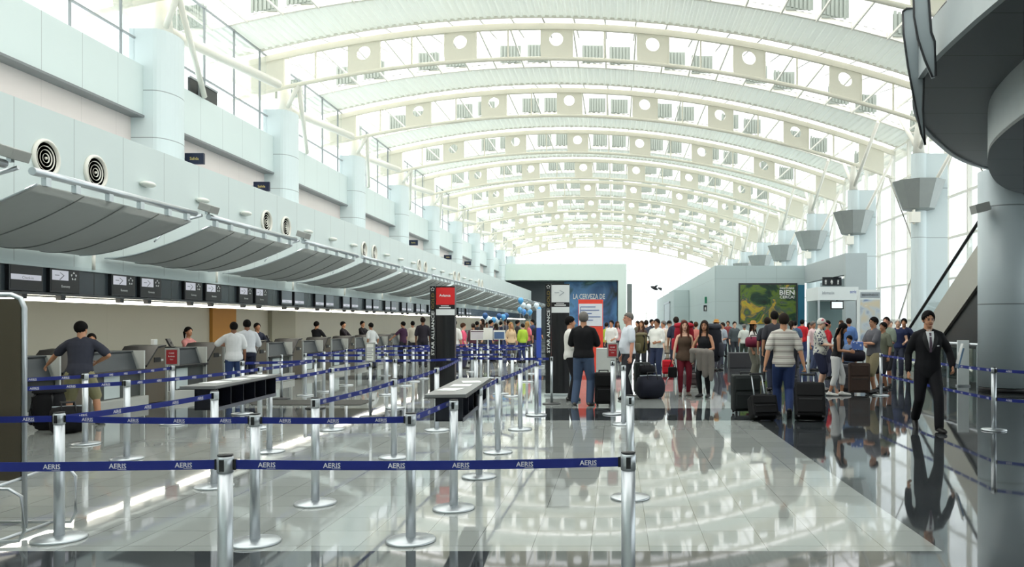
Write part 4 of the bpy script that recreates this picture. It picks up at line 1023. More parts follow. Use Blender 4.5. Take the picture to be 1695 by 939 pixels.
for x_, y_, c in ((803, 523, nb), (799, 529, wh), (808, 528, wh), (826, 524, nb), (833, 525, bl), (838, 523, nb), (817, 530, bl), (823, 530, wh)):
    balloon(x_, y_, 36+k*.5, .13, c, '%s low balloon above the crowd between the pylons, counted from the left' % ORD[k], .9); k += 1
# ------------------------------------------------------------------ people
BAKE = []
def dome(mb, pts, radii, squash=(1, 1), ref=(0, 1, 0), n=12):
    """a tapered limb through pts with round ends; squash scales its two cross axes"""
    pts = [Vector(p) for p in pts]; P2 = []; R2 = []
    d0 = (pts[1]-pts[0]).normalized(); d1 = (pts[-1]-pts[-2]).normalized()
    for a in (85, 60, 30): P2.append(pts[0]-d0*radii[0]*math.sin(R(a))); R2.append(radii[0]*math.cos(R(a)))
    P2 += pts; R2 += list(radii)
    for a in (30, 60, 85): P2.append(pts[-1]+d1*radii[-1]*math.sin(R(a))); R2.append(radii[-1]*math.cos(R(a)))
    ref = Vector(ref); rings = []
    for i, p in enumerate(P2):
        t = (P2[min(i+1, len(P2)-1)]-P2[max(i-1, 0)]).normalized(); u = t.cross(ref)
        if u.length < .2: u = t.cross(Vector((1, 0, 0)))
        u.normalize(); w = u.cross(t)
        rings.append([p+u*math.cos(2*math.pi*j/n)*R2[i]*squash[0]+w*math.sin(2*math.pi*j/n)*R2[i]*squash[1] for j in range(n)])
    mb.loft(rings)
def ik(a, c, l1, l2, pole):
    a, c = Vector(a), Vector(c); v = c-a; d = v.length; mx = (l1+l2)*.997
    if d > mx: c = a+v*(mx/d); v = c-a; d = mx
    x = (l1*l1-l2*l2+d*d)/(2*d); h = math.sqrt(max(0, l1*l1-x*x)); u = v/d
    p = Vector(pole); p = p-u*p.dot(u)
    if p.length < 1e-4: p = Vector((0, 1, 0))-u*u.y
    return a+u*x+p.normalized()*h, c
TM = [(.82, .10, .085, .0), (.87, .155, .105, .005), (.95, .165, .112, .005), (1.05, .15, .102, 0), (1.15, .152, .104, 0), (1.25, .165, .114, 0), (1.34, .176, .114, .0), (1.395, .172, .098, .005), (1.435, .13, .078, .008), (1.475, .066, .062, .01)]
TF = [(.82, .105, .09, 0), (.88, .165, .112, .008), (.95, .162, .108, .005), (1.06, .122, .088, 0), (1.15, .126, .09, 0), (1.24, .142, .112, -.012), (1.31, .146, .106, -.006), (1.365, .146, .086, .003), (1.41, .106, .066, .008), (1.455, .058, .055, .01)]
def skin_mod(o, vox, it=3):
    m = o.modifiers.new('surface', 'REMESH'); m.mode = 'VOXEL'; m.voxel_size = vox; m.use_smooth_shade = True
    s = o.modifiers.new('soften', 'SMOOTH'); s.iterations = it; s.factor = .5
    BAKE.append(o)
class Figure:
    def __init__(s, H=1.75, fem=False, lean=0, hip=(0, 0, 0), lh=None, rh=None, lf=None, rf=None, yaw=0, pitch=0, belly=0, lp=None, rp=None, twist=0, curl=35, build=1.0, toe=8):
        s.k = H/1.75; s.fem = fem; s.curl = curl; s.toe = toe
        s.tab = [(z, rx*build, (ry+belly*math.exp(-((z-1.08)/.12)**2))*build, yo-belly*.8*math.exp(-((z-1.08)/.12)**2)) for z, rx, ry, yo in (TF if fem else TM)]
        hip = Vector(hip); s.hip = hip
        s.T = Matrix.Translation(hip)@Matrix.Translation((0, 0, .93))@Matrix.Rotation(R(twist), 4, 'Z')@Matrix.Rotation(R(lean), 4, 'X')@Matrix.Translation((0, 0, -.93))
        sx = (.163 if fem else .19)*build
        s.sh = {1: s.T@Vector((sx, .004, 1.375 if fem else 1.398)), -1: s.T@Vector((-sx, .004, 1.375 if fem else 1.398))}
        s.wr = {}; s.el = {}
        for sd, tgt, pole in ((1, lh, lp), (-1, rh, rp)):
            t = Vector(tgt) if tgt else Vector((sd*(sx+.055), -.05, .875))+hip
            e, w = ik(s.sh[sd], t, .285, .25, pole or (sd*.35, 1, -.1)); s.el[sd] = e; s.wr[sd] = w
        s.hj = {}; s.kn = {}; s.an = {}; s.ft = {}
        for sd, f in ((1, lf), (-1, rf)):
            f = Vector(f) if f else Vector((sd*.095, 0, 0)); s.ft[sd] = f
            h = Matrix.Translation(hip)@Vector((sd*.088, .005, .89)); k, a = ik(h, f+Vector((0, .0, .085)), .425, .405, (sd*.12, -1, 0)); s.hj[sd] = h; s.kn[sd] = k; s.an[sd] = a
        s.Hd = s.T@Matrix.Translation((0, 0, 1.50))@Matrix.Rotation(R(yaw), 4, 'Z')@Matrix.Rotation(R(pitch)-R(lean)*.6, 4, 'X')@Matrix.Translation((0, -.008, -1.50))
        s.off = -.02 if fem else 0
    def torso(s, mb, z0, z1, t=0, n=18, flare=0):
        if z1 > 1.4:
            for q in (1, -1): dome(mb, [s.T@Vector((q*.035, .014, 1.447+s.off)), s.sh[q]+s.T.to_3x3()@Vector((-q*.03, .004, .0))], [.05+t*.8, .05+t*.8])
        rings = []
        zs = [z0]+[r[0] for r in s.tab if z0+.01 < r[0] < z1-.01]+[z1]
        for z in zs:
            rx, ry, yo = s.at(z); tt = t+flare*max(0, (1.05-z))
            rings.append([s.T@Vector(((rx+tt)*math.cos(2*math.pi*j/n), yo+(ry+tt)*math.sin(2*math.pi*j/n), z)) for j in range(n)])
        mb.loft(rings)
    def at(s, z):
        tb = s.tab
        if z <= tb[0][0]:
            return tb[1][1:] if z < .8 else tb[0][1:]
        for a, b in zip(tb, tb[1:]):
            if z <= b[0]:
                f = (z-a[0])/(b[0]-a[0]); return tuple(a[i]+(b[i]-a[i])*f for i in (1, 2, 3))
        return tb[-1][1:]
    def front(s, x, z, t):
        rx, ry, yo = s.at(z); q = max(0, 1-(x/(rx+t))**2); return s.T@Vector((x, yo-(ry+t)*math.sqrt(q)-.004, z))
    def hand(s, mb, sd):
        w = s.wr[sd]; d = (w-s.el[sd]).normalized(); inw = Vector((-sd, 0, 0)); nrm = (inw-d*inw.dot(d))
        if nrm.length < .2: nrm = Vector((0, 0, -1))-d*(-d.z)
        nrm.normalize(); side = d.cross(nrm)                   # across the palm
        if side.y > 0: side = -side                           # thumb side points forward
        kn = w+d*.088
        dome(mb, [w, w+d*.03, kn], [.024, .034, .036], squash=(1, .42) if abs(d.cross(Vector(nrm)).normalized().dot(side)) > .5 else (1, .42), ref=tuple(nrm), n=10)
        for i, (o, L) in enumerate(((.031, .068), (.0105, .077), (-.0105, .072), (-.031, .056))):
            b = w+d*.082+side*o; c = R(s.curl); d1 = (d*math.cos(c*.6)+nrm*math.sin(c*.6)+side*o*1.2).normalized(); d2 = (d*math.cos(c*1.7)+nrm*math.sin(c*1.7)+side*o*1.2).normalized()
            dome(mb, [b, b+d1*L*.5, b+d1*L*.5+d2*L*.5], [.0095, .009, .0075], n=8)
        b = w+d*.028+side*.026; t1 = (d*.75+side*.6+nrm*.25).normalized(); t2 = (d*.9+side*.2+nrm*.35).normalized()
        dome(mb, [b, b+t1*.04, b+t1*.04+t2*.03], [.012, .0105, .0085], n=8)
    def body(s, mb):
        s.torso(mb, .82, 1.475 if not s.fem else 1.455)
        dome(mb, [s.T@Vector((0, .012, 1.43)), s.Hd@Vector((0, .012, 1.57))], [.061 if not s.fem else .049]*2)
        H = s.Hd
        def ell(c, r): mb.sphere(H@Vector(c), r, 16, M=H.to_3x3())
        ell((0, .014, 1.655), (.075, .095, .098)); ell((0, -.022, 1.605), (.06, .068, .082)); ell((0, -.05, 1.548), (.034, .034, .026))
        mb.sphere(H@Vector((0, -.094, 1.612)), (.014, .02, .02), 8, M=H.to_3x3()); mb.sphere(H@Vector((0, -.086, 1.63)), (.009, .014, .03), 8, M=H.to_3x3())
        for q in (1, -1): mb.sphere(H@Vector((q*.077, .014, 1.625)), (.012, .021, .032), 8, M=H.to_3x3())
        for q in (1, -1):
            f = .86 if s.fem else 1
            dome(mb, [s.sh[q]+Vector((-q*.02, 0, .0)), s.sh[q]*.5+s.el[q]*.5, s.el[q]], [.053*f, .046*f, .038*f])
            dome(mb, [s.el[q], s.el[q]*.68+s.wr[q]*.32, s.wr[q]], [.038*f, .039*f, .025*f])
            s.hand(mb, q)
            dome(mb, [s.hj[q], s.hj[q]*.55+s.kn[q]*.45, s.kn[q]], [.088, .076, .053])
            dome(mb, [s.kn[q], s.kn[q]*.66+s.an[q]*.34, s.an[q]*.85+s.kn[q]*.15, s.an[q]], [.053, .056, .038, .036])
            s.foot(mb, q, 0)
    def foot(s, mb, q, t):
        a = s.an[q]; f = s.ft[q]; lift = f.z; ang = R(s.toe*q); c = Vector((math.sin(ang), -math.cos(ang), 0))
        if lift > .03: c = (c*.75+Vector((0, 0, -.65))).normalized()     # heel off the ground: toes point down
        up = Vector((0, 0, 1))-c*c.z; up.normalize()
        base = a-up*.045
        dome(mb, [base-c*.05, base+c*.05, base+c*.14-up*.008, base+c*.185-up*.012], [.035+t, .038+t, .036+t, .028+t], squash=(1.05, .82), ref=tuple(up), n=12)
        dome(mb, [a, base+c*.02], [.036+t, .036+t], n=10)
    def sleeve(s, mb, q, L, t, wrist=.0):
        f = .86 if s.fem else 1
        up = s.sh[q]; el = s.el[q]; wr = s.wr[q]
        if L <= 1: e = up+(el-up)*L; dome(mb, [up+Vector((-q*.03, 0, .0)), up*.5+e*.5, e], [.056*f+t, .053*f+t, .05*f+t*1.25])
        else:
            e = el+(wr-el)*(L-1); dome(mb, [up+Vector((-q*.03, 0, .0)), up*.5+el*.5, el], [.056*f+t, .05*f+t, .042*f+t]); dome(mb, [el, el*.5+e*.5, e], [.042*f+t, .041*f+t, .034*f+t])
    def leg(s, mb, q, L, t, cuff=.05):
        h, k, a = s.hj[q], s.kn[q], s.an[q]; tot = .83; l = L*tot
        if l <= .425: e = h+(k-h)*(l/.425); dome(mb, [h, h*.5+e*.5, e], [.092+t, .088+t, .078+t*1.4])
        else:
            e = k+(a-k)*min(1, (l-.425)/.405); dome(mb, [h, h*.5+k*.5, k], [.09+t, .078+t, .058+t]); dome(mb, [k, k*.55+e*.45, e], [.058+t, .054+t, cuff+t*.6])
HAIR = {'black': (14, 12, 12), 'dark': (38, 29, 24), 'brown': (70, 46, 32), 'auburn': (86, 42, 30), 'grey': (112, 108, 104), 'white': (214, 212, 206), 'blond': (170, 134, 86)}
SKIN = {'fair': (222, 178, 152), 'tan': (190, 138, 106), 'olive': (172, 122, 92), 'brown': (134, 90, 66), 'red': (206, 146, 122)}
def stripes_mat():
    m = mat('striped_knit', (206, 200, 190), .75); nt = m.node_tree; b = nt.nodes['Principled BSDF']
    tc = nt.nodes.new('ShaderNodeTexCoord'); sx = nt.nodes.new('ShaderNodeSeparateXYZ'); nt.links.new(tc.outputs['Object'], sx.inputs[0])
    cr = nt.nodes.new('ShaderNodeValToRGB'); cr.color_ramp.interpolation = 'CONSTANT'
    w = nt.nodes.new('ShaderNodeMath'); w.operation = 'DIVIDE'; w.inputs[1].default_value = .105; f = nt.nodes.new('ShaderNodeMath'); f.operation = 'FRACT'
    nt.links.new(sx.outputs[2], w.inputs[0]); nt.links.new(w.outputs[0], f.inputs[0]); nt.links.new(f.outputs[0], cr.inputs[0])
    e = cr.color_ramp.elements; e[0].color = rgb(196, 192, 184); e[1].position = .36; e[1].color = rgb(140, 132, 126)
    for p, c in ((.55, (202, 198, 190)), (.66, (158, 146, 140)), (.74, (208, 204, 196))): q = e.new(p); q.color = rgb(*c)
    nt.links.new(cr.outputs[0], b.inputs['Base Color']); return m
def print_mat(name, base, spot, scale, th=.45):
    m = mat(name, base, .75); nt = m.node_tree; b = nt.nodes['Principled BSDF']
    tc = nt.nodes.new('ShaderNodeTexCoord'); v = nt.nodes.new('ShaderNodeTexVoronoi'); v.inputs['Scale'].default_value = scale; nt.links.new(tc.outputs['Object'], v.inputs['Vector'])
    g = nt.nodes.new('ShaderNodeMath'); g.operation = 'LESS_THAN'; g.inputs[1].default_value = th; nt.links.new(v.outputs['Distance'], g.inputs[0])
    mx = nt.nodes.new('ShaderNodeMix'); mx.data_type = 'RGBA'; mx.inputs[6].default_value = rgb(*base); mx.inputs[7].default_value = rgb(*spot)
    nt.links.new(g.outputs[0], mx.inputs[0]); nt.links.new(mx.outputs[2], b.inputs['Base Color']); return m
def cloth(c):
    if not isinstance(c, tuple): return c
    return mat('cloth_%d_%d_%d' % c, c, .8, var=.08, scale=14, spec=.25)
def hair_cap(F_, mb, low=1.64, slope=.86, puff=0.0):
    H = F_.Hd; n = 20; m = 14; vv = []; ff = []; keep = {}
    for j in range(m+1):
        th = math.pi*j/m
        for i in range(n):
            a = 2*math.pi*i/n; p = Vector(((.082+puff)*math.sin(th)*math.cos(a), .02+(.101+puff)*math.sin(th)*math.sin(a), 1.664+(.098+puff)*math.cos(th)))
            lim = low-slope*p.y
            if p.z < lim: p.z = min(lim, p.z+.2) if p.z+.02 > lim else p.z
            vv.append(p)
    for j in range(m):
        for i in range(n):
            q = (j*n+i, (j+1)*n+i, (j+1)*n+(i+1) % n, j*n+(i+1) % n)
            if sum(vv[k].z >= low-slope*vv[k].y-1e-6 for k in q) >= 3: ff.append(q)
    inner = [Vector((p.x*.88, .02+(p.y-.02)*.88, 1.655+(p.z-1.655)*.88)) for p in vv]
    used = sorted({k for f in ff for k in f}); ix = {k: i for i, k in enumerate(used)}
    mb.add([H@vv[k] for k in used], [tuple(ix[k] for k in f) for f in ff], True)
    edge = {}
    for f in ff:
        for a, b in zip(f, f[1:]+f[:1]):
            if a != b: edge[(a, b)] = 1
    rim = [(a, b) for a, b in edge if (b, a) not in edge and vv[a] != vv[b]]
    n0 = len(mb.v)
    for a, b in rim: mb.add([H@vv[a], H@vv[b], H@inner[b], H@inner[a]], [(0, 1, 2, 3)])
NP = 0
def person(label, x, y, rz, H=1.75, fem=False, skin='tan', hair=('short', 'black'), top=((90, 90, 90), .55, .93), bottom=((40, 44, 60), 1.0), shoes=(30, 28, 28), vox=.009, loose=.016, bloose=.014, face=False, extras=None, group=None, z=0, cuff=.05, **pose):
    F_ = Figure(H, fem, **pose); k = F_.k
    t = thing('person', label, 'person', (x, y, z), R(rz), group)
    t.scale = (k, k, k)
    mb = MB(); F_.body(mb); sk = mat('skin_'+skin, SKIN[skin], .5, var=.05, scale=9)
    o = mb.build('body', sk, t, fix=False); skin_mod(o, vox, 2)
    tm, sl, hem = top[:3]; tm = cloth(tm); cv = max(.011, vox)
    mb = MB(); F_.torso(mb, hem, top[3] if len(top) > 3 else (1.462 if not fem else 1.435), loose, flare=top[4] if len(top) > 4 else .06)
    if sl > 0:
        for q in (1, -1): F_.sleeve(mb, q, sl, loose*(.55 if sl > 1.85 else .8))
    o = mb.build('shirt', tm, t, fix=False); skin_mod(o, cv, 4)
    if bottom:
        mb = MB(); F_.torso(mb, .82, 1.04, bloose*.7)
        for q in (1, -1): F_.leg(mb, q, bottom[1], bloose, cuff)
        o = mb.build('trousers' if bottom[1] > .6 else 'shorts', cloth(bottom[0]), t, fix=False); skin_mod(o, cv, 4)
    for q in (1, -1):
        mb = MB(); F_.foot(mb, q, .008); o = mb.build('shoe', mat('shoe_%d_%d' % (shoes[0], shoes[2]), shoes, .45), t, fix=False); skin_mod(o, .011, 2)
    st, hc = hair
    if st != 'bald':
        mb = MB(); hm = mat('hair_'+hc, HAIR[hc], .75, var=.2, scale=40, spec=.15)
        if st in ('short', 'long', 'pony'): hair_cap(F_, mb, puff=.011 if st == 'short' else .008)
        elif st == 'thin': hair_cap(F_, mb, low=1.662, slope=.62, puff=.003)
        Hd = F_.Hd
        if st == 'long':
            dome(mb, [Hd@Vector((0, .06, 1.68)), Hd@Vector((0, .085, 1.54)), F_.T@Vector((0, .105, 1.33))], [.082, .088, .062], squash=(1, .5), ref=(0, 1, 0))
            for q in (1, -1): dome(mb, [Hd@Vector((q*.068, .0, 1.68)), Hd@Vector((q*.082, -.01, 1.56)), F_.T@Vector((q*.085, -.075, 1.36))], [.024, .032, .018])
        if st == 'pony': dome(mb, [Hd@Vector((0, .10, 1.68)), Hd@Vector((0, .15, 1.62)), Hd@Vector((0, .145, 1.48))], [.028, .036, .015])
        mb.build('hair', hm, t)
    if face:
        Hd = F_.Hd; M3 = Hd.to_3x3()
        for q in (1, -1):
            MB().sphere(Hd@Vector((q*.03, -.0815, 1.637)), (.0135, .008, .007), 8, M=M3).build('eye', mat('eye_dark', (34, 26, 24), .2), t)
            MB().sphere(Hd@Vector((q*.031, -.0835, 1.657)), (.02, .008, .0045), 8, M=M3).build('eyebrow', mat('hair_'+hc, HAIR[hc], .6, var=.2, scale=40), t)
        MB().sphere(Hd@Vector((0, -.0875, 1.572)), (.022, .006, .0055), 8, M=M3).build('mouth', mat('lips', (150, 76, 72), .45), t)
    if extras: extras(F_, t)
    return F_, t
def hat(kind, c):
    def f(F_, t):
        Hd = F_.Hd; M = Hd
        if kind == 'straw': prof = [(.0, 1.80), (.06, 1.795), (.09, 1.76), (.094, 1.70), (.17, 1.685), (.175, 1.69), (.095, 1.712)]
        else: prof = [(.0, 1.765), (.05, 1.758), (.083, 1.72), (.09, 1.68), (.086, 1.68)]
        mb = MB().lathe([(r, z_) for r, z_ in prof], c=(0, .012, 0), n=20, M=M)
        if kind == 'cap': mb.add([M@Vector((x_, y_, z_)) for x_, y_, z_ in ((-.07, -.06, 1.69), (.07, -.06, 1.69), (.05, -.16, 1.675), (-.05, -.16, 1.675), (-.07, -.06, 1.68), (.07, -.06, 1.68), (.05, -.16, 1.665), (-.05, -.16, 1.665))], [(0, 1, 2, 3), (7, 6, 5, 4), (1, 5, 6, 2), (2, 6, 7, 3), (3, 7, 4, 0)])
        mb.build('hat', cloth(c), t)
    return f
def patch(F_, t, pts, tk, m, name):
    """a thin cloth piece lying on the chest: rows of x values per height"""
    mb = MB(); rows = [[F_.front(x_, z_, tk) for x_ in xs] for z_, xs in pts]; back = [[p+F_.T.to_3x3()@Vector((0, .006, 0)) for p in r_] for r_ in rows]
    w = len(rows[0]); vv = [p for r_ in rows for p in r_]+[p for r_ in back for p in r_]; ff = []
    for i in range(len(rows)-1):
        for j in range(w-1): a = i*w+j; ff.append((a, a+1, a+w+1, a+w))
    mb.add(vv[:len(rows)*w], ff, True); return mb.build(name, m, t)
def lin_x(a, b, n=5): return [a+(b-a)*i/(n-1) for i in range(n)]
# ---- luggage
m_bag = mat('bag_black', (13, 13, 15), .7, var=.15, scale=30, spec=.2); m_tel = m_steel
def suitcase(lab, x, y, rz, w, h, dp, c=(15, 15, 17), handle=0, tilt=0, hinge=None, ribs=True, group=None):
    t = thing('suitcase', lab, 'suitcase', (x, y, 0), R(rz), group); m = mat('bag_%d_%d_%d' % c, c, .65, var=.12, scale=24, spec=.2)
    T = Matrix.Translation((0, 0, .05))@Matrix.Rotation(R(tilt), 4, 'X')@Matrix.Translation((0, 0, -.05))
    MB().box(-w/2, w/2, -dp/2, dp/2, .05, .05+h, M=T, bev=min(.035, dp*.2)).build('shell', m, t)
    MB().box(-w/2+.04, w/2-.04, -dp/2-.03, -dp/2+.01, .1, .05+h*.52, M=T, bev=.015).build('front_pocket', m, t)
    MB().box(-w/2+.03, w/2-.03, -dp/2-.018, -dp/2+.01, .05+h*.58, .05+h*.93, M=T, bev=.012).build('front_pocket', m, t)
    zp = MB().box(-w/2+.06, w/2-.06, -dp/2-.036, -dp/2-.03, .05+h*.46, .05+h*.475, M=T); zp.build('zip', m_dark, t)
    MB().box(-.1, .1, -.015, .015, .05+h+.03, .05+h+.05, M=T).box(-.1, -.08, -.015, .015, .05+h-.005, .05+h+.04, M=T).box(.08, .1, -.015, .015, .05+h-.005, .05+h+.04, M=T).build('carry_handle', m_black, t)
    for q in (1, -1): MB().cyl(T@Vector((q*(w/2-.05)-.015, dp/2-.02, .045)), T@Vector((q*(w/2-.05)+.015, dp/2-.02, .045)), .035, 14).build('wheel', m_black, t)
    for q in (1, -1): MB().box(q*(w/2-.05)-.02, q*(w/2-.05)+.02, -dp/2, -dp/2+.04, .0 if not tilt else .03, .055, M=T).build('foot', m_black, t)
    if handle:
        for q in (1, -1): MB().cyl(T@Vector((q*w*.2, dp/2-.03, .05+h-.02)), T@Vector((q*w*.2, dp/2-.03, .05+h+handle)), .011, 8).build('telescopic_tube', m_tel, t)
        MB().box(-w*.2-.03, w*.2+.03, dp/2-.05, dp/2-.01, .05+h+handle-.01, .05+h+handle+.025, M=T, bev=.008).build('grip', m_black, t)
    return t
def backpack(lab, x, y, z, rz, w, h, dp, c, lid, group=None, tall=True):
    t = thing('backpack', lab, 'backpack', (x, y, z), R(rz), group); m = cloth(c); m2 = cloth(lid)
    def oval(z_, a, b, yo=0, n=18): return [Vector((a*math.copysign(abs(math.cos(2*math.pi*i/n))**.7, math.cos(2*math.pi*i/n)), yo+b*math.copysign(abs(math.sin(2*math.pi*i/n))**.7, math.sin(2*math.pi*i/n)), z_)) for i in range(n)]
    MB().loft([oval(0, w*.3, dp*.3), oval(.03, w*.42, dp*.42), oval(h*.3, w*.5, dp*.5), oval(h*.7, w*.5, dp*.48), oval(h*.86, w*.44, dp*.42), oval(h*.9, w*.3, dp*.3)]).build('main_sack', m, t)
    MB().loft([oval(h*.84, w*.4, dp*.4, .0), oval(h*.88, w*.52, dp*.5), oval(h*.96, w*.48, dp*.46), oval(h, w*.3, dp*.3)]).build('lid', m2, t)
    for q in (1, -1): MB().loft([oval(h*.12, w*.1, dp*.2), oval(h*.16, w*.13, dp*.3), oval(h*.45, w*.12, dp*.28), oval(h*.5, w*.08, dp*.2)]).build('side_pocket', m2, t).location = (q*w*.5, 0, 0)
    MB().box(-w*.32, w*.32, dp*.46, dp*.56, h*.15, h*.5, bev=.02).build('rear_pocket', m2, t)
    for q in (1, -1): MB().tube([(q*w*.25, -dp*.42, h*.84), (q*w*.33, -dp*.58, h*.8), (q*w*.36, -dp*.64, h*.5), (q*w*.3, -dp*.5, h*.12)], .016, 8).build('shoulder_strap', m_black, t)
    return t
def duffel(lab, x, y, z, rz, L, r, c, group=None):
    t = thing('duffel_bag', lab, 'bag', (x, y, z), R(rz), group); m = cloth(c); M = Matrix.Translation((-L/2, 0, r))@Matrix.Rotation(R(90), 4, 'Y')
    MB().lathe([(0, 0), (r*.7, .01), (r*.95, .05), (r, L*.25), (r*1.03, L*.5), (r, L*.75), (r*.95, L-.05), (r*.7, L-.01), (0, L)], n=20, M=M).build('sack', m, t)
    for q in (1, -1): MB().tube([(-L*.2, q*r*.75, r*1.6), (-L*.18, q*r*.3, r*2.3), (L*.18, q*r*.3, r*2.3), (L*.2, q*r*.75, r*1.6)], .013, 8).build('handle', m_black, t)
    MB().box(-L*.42, L*.42, -.008, .008, 2*r*.985, 2*r*1.03).build('zip', m_steel, t)
    return t
# ------------------------------------------------------------------ who stands where
def suit_extras(F_, t):
    w = cloth((226, 228, 230)); tie = mat('tie_plum', (86, 70, 84), .5); lap = mat('suit_lapel', (20, 20, 23), .6)
    patch(F_, t, [(1.47, lin_x(-.055, .055)), (1.40, lin_x(-.052, .052)), (1.3, lin_x(-.034, .034)), (1.2, lin_x(-.012, .012))], .030, w, 'shirt_front')
    patch(F_, t, [(1.45, lin_x(-.018, .018)), (1.42, lin_x(-.014, .014)), (1.3, lin_x(-.02, .02)), (1.17, lin_x(-.016, .016))], .035, tie, 'tie')
    for q in (1, -1): patch(F_, t, [(1.45, lin_x(q*.055, q*.085)), (1.38, lin_x(q*.048, q*.11)), (1.3, lin_x(q*.032, q*.095)), (1.18, lin_x(q*.012, q*.03))], .034, lap, 'lapel')
    dome_ = MB(); dome(dome_, [F_.T@Vector((0, .012, 1.445)), F_.T@Vector((0, .006, 1.495))], [.066, .06]); dome_.build('collar', w, t)
    patch(F_, t, [(1.27, lin_x(.09, .125)), (1.255, lin_x(.09, .125))], .033, w, 'pocket_square')
dk_suit = (22, 22, 26)
person('man in a black suit and tie striding towards the camera with a blue folder', 4.80, 12.3, -6, 1.86, skin='tan', hair=('short', 'black'), top=(dk_suit, 1.93, .80, 1.45, .05), bottom=(dk_suit, 1.0), shoes=(16, 15, 15), loose=.022, bloose=.016, cuff=.056, vox=.0075, face=True, extras=suit_extras,
       lf=(.09, -.20, 0), rf=(-.10, .34, .07), hip=(0, .05, -.03), yaw=4, pitch=4, lean=3, lh=(.30, -.10, .93), lp=(.5, .8, -.2), rh=(-.27, .06, .86))
fo = thing('folder', 'blue and white folder held under the arm of the suited man', 'folder', (5.20, 12.2, .98), R(-15))
MB().box(-.012, .012, -.12, .12, -.02, .3, bev=.004, M=Matrix.Rotation(R(14), 4, 'Y')).build('cover', mat('folder_blue', (90, 120, 150), .4), fo); MB().box(-.006, .006, -.115, .1, .05, .37, M=Matrix.Translation((-.018, 0, 0))@Matrix.Rotation(R(14), 4, 'Y')).build('papers', m_paper, fo)
person('man in a grey striped polo walking away pulling two black suitcases', 2.95, 14.1, 176, 1.83, skin='tan', hair=('short', 'dark'), top=(stripes_mat(), .8, .86, 1.455, .12), bottom=((46, 62, 104), 1.0), shoes=(40, 40, 42), loose=.02, bloose=.02, vox=.0075, belly=.015, build=1.0,
       lh=(.33, .10, .84), rh=(-.33, .10, .84), lf=(.07, -.22, 0), rf=(-.07, .18, .05), hip=(0, 0, -.02), curl=75)
suitcase('smaller black trolley case on the left of the striped-polo man', 2.49, 13.45, 180-172, .46, .38, .26, handle=.44, tilt=-24)
suitcase('bigger black trolley case on the right of the striped-polo man', 3.26, 13.45, 180-188, .50, .60, .3, handle=.22, tilt=-24)
suitcase('dark grey hard suitcase standing beyond the smaller trolley case', 2.36, 14.6, 5, .5, .66, .28, c=(38, 42, 42))
def brown_top(F_, t):
    dome_ = MB(); F_.torso(dome_, .80, 1.0, .05, flare=.1); o = dome_.build('tunic_hem', cloth((74, 58, 46)), t, fix=False); skin_mod(o, .012, 3)
person('young woman in a brown top and dark red trousers wearing a red backpack', X_at(1133, 18.2), 18.2, 2, 1.7, True, 'fair', ('long', 'auburn'), top=((82, 66, 54), 0, .82, 1.39, .2), bottom=((104, 26, 40), 1.0), shoes=(78, 64, 54), vox=.008, face=True, loose=.02, bloose=.01, cuff=.04,
       rh=(-.27, -.08, .86), lh=(.2, -.05, .86), lf=(.09, .02, 0), rf=(-.1, -.03, 0))
backpack('large red backpack on the woman in the brown top', X_at(1134, 18.2), 18.2+.28, .94, 180+2, .46, .72, .26, (150, 26, 44), (176, 40, 56))
person('young woman in black carrying a grey coat and a big dark backpack', X_at(1166, 17.8), 17.8, -28, 1.7, True, 'olive', ('long', 'dark'), top=((26, 26, 30), 0, .90, 1.40, .05), bottom=((20, 20, 23), 1.0), shoes=(20, 20, 22), vox=.008, face=True, loose=.014, bloose=.008, cuff=.036,
       lh=(.10, -.27, 1.06), rh=(-.12, -.28, 1.04), lp=(.8, .5, -.4), rp=(-.8, .5, -.4), yaw=10)
backpack('huge black trekking backpack on the woman dressed in black', X_at(1166, 17.8)+.19, 17.8+.31, .78, 180-28, .46, .86, .34, (34, 36, 44), (58, 60, 68))
ct = thing('coat', 'grey coat draped over the arms of the woman in black', 'coat', (X_at(1163, 17.5)-.02, 17.50, .0), R(-28))
mb = MB()
for a_, b_, r0 in (((-.22, 0, 1.03), (.2, .02, 1.0), .075), ((-.2, .02, 1.0), (-.24, .03, .82), .08), ((.1, .02, 1.0), (.06, .05, .52), .10), ((-.05, .0, 1.0), (-.06, .03, .66), .09), ((.2, .03, 1.0), (.2, .06, .42), .07)): dome(mb, [a_, tuple((p+q)/2+.01 for p, q in zip(a_, b_)), b_], [r0, r0, r0*.7])
o = mb.build('cloth', mat('coat_grey', (116, 110, 104), .85, var=.15, scale=10, bump=.3), ct, fix=False); skin_mod(o, .014, 4)
cb = thing('hanging_bag', 'small black camera bag hanging from the hand of the woman in brown', 'bag', (X_at(1113, 18.1), 18.05, .40))
MB().box(-.1, .1, -.07, .07, .02, .26, bev=.03).build('sack', m_bag, cb); MB().tube([(-.08, 0, .24), (-.02, 0, .42), (.0, .02, .46), (.02, 0, .42), (.08, 0, .24)], .01, 6).build('strap', m_black, cb); MB().tube([(-.06, 0, .06), (-.13, 0, -.04), (-.15, 0, -.14)], .012, 6).build('loose_strap', m_steel, cb)
person('man in a black T-shirt and jeans with his back turned by the white-topped pylon', X_at(966, 16), 16, 168, 1.86, skin='tan', hair=('short', 'grey'), top=((18, 18, 21), .85, .90, 1.455, .1), bottom=((74, 90, 116), 1.0), shoes=(70, 68, 66), vox=.008, loose=.026, bloose=.024, cuff=.06, build=1.05,
       lh=(.14, -.30, 1.12), rh=(-.10, -.30, 1.12), lp=(.5, .1, -1), rp=(-.5, .1, -1), lf=(.16, .05, 0), rf=(-.12, 0, 0), yaw=12)
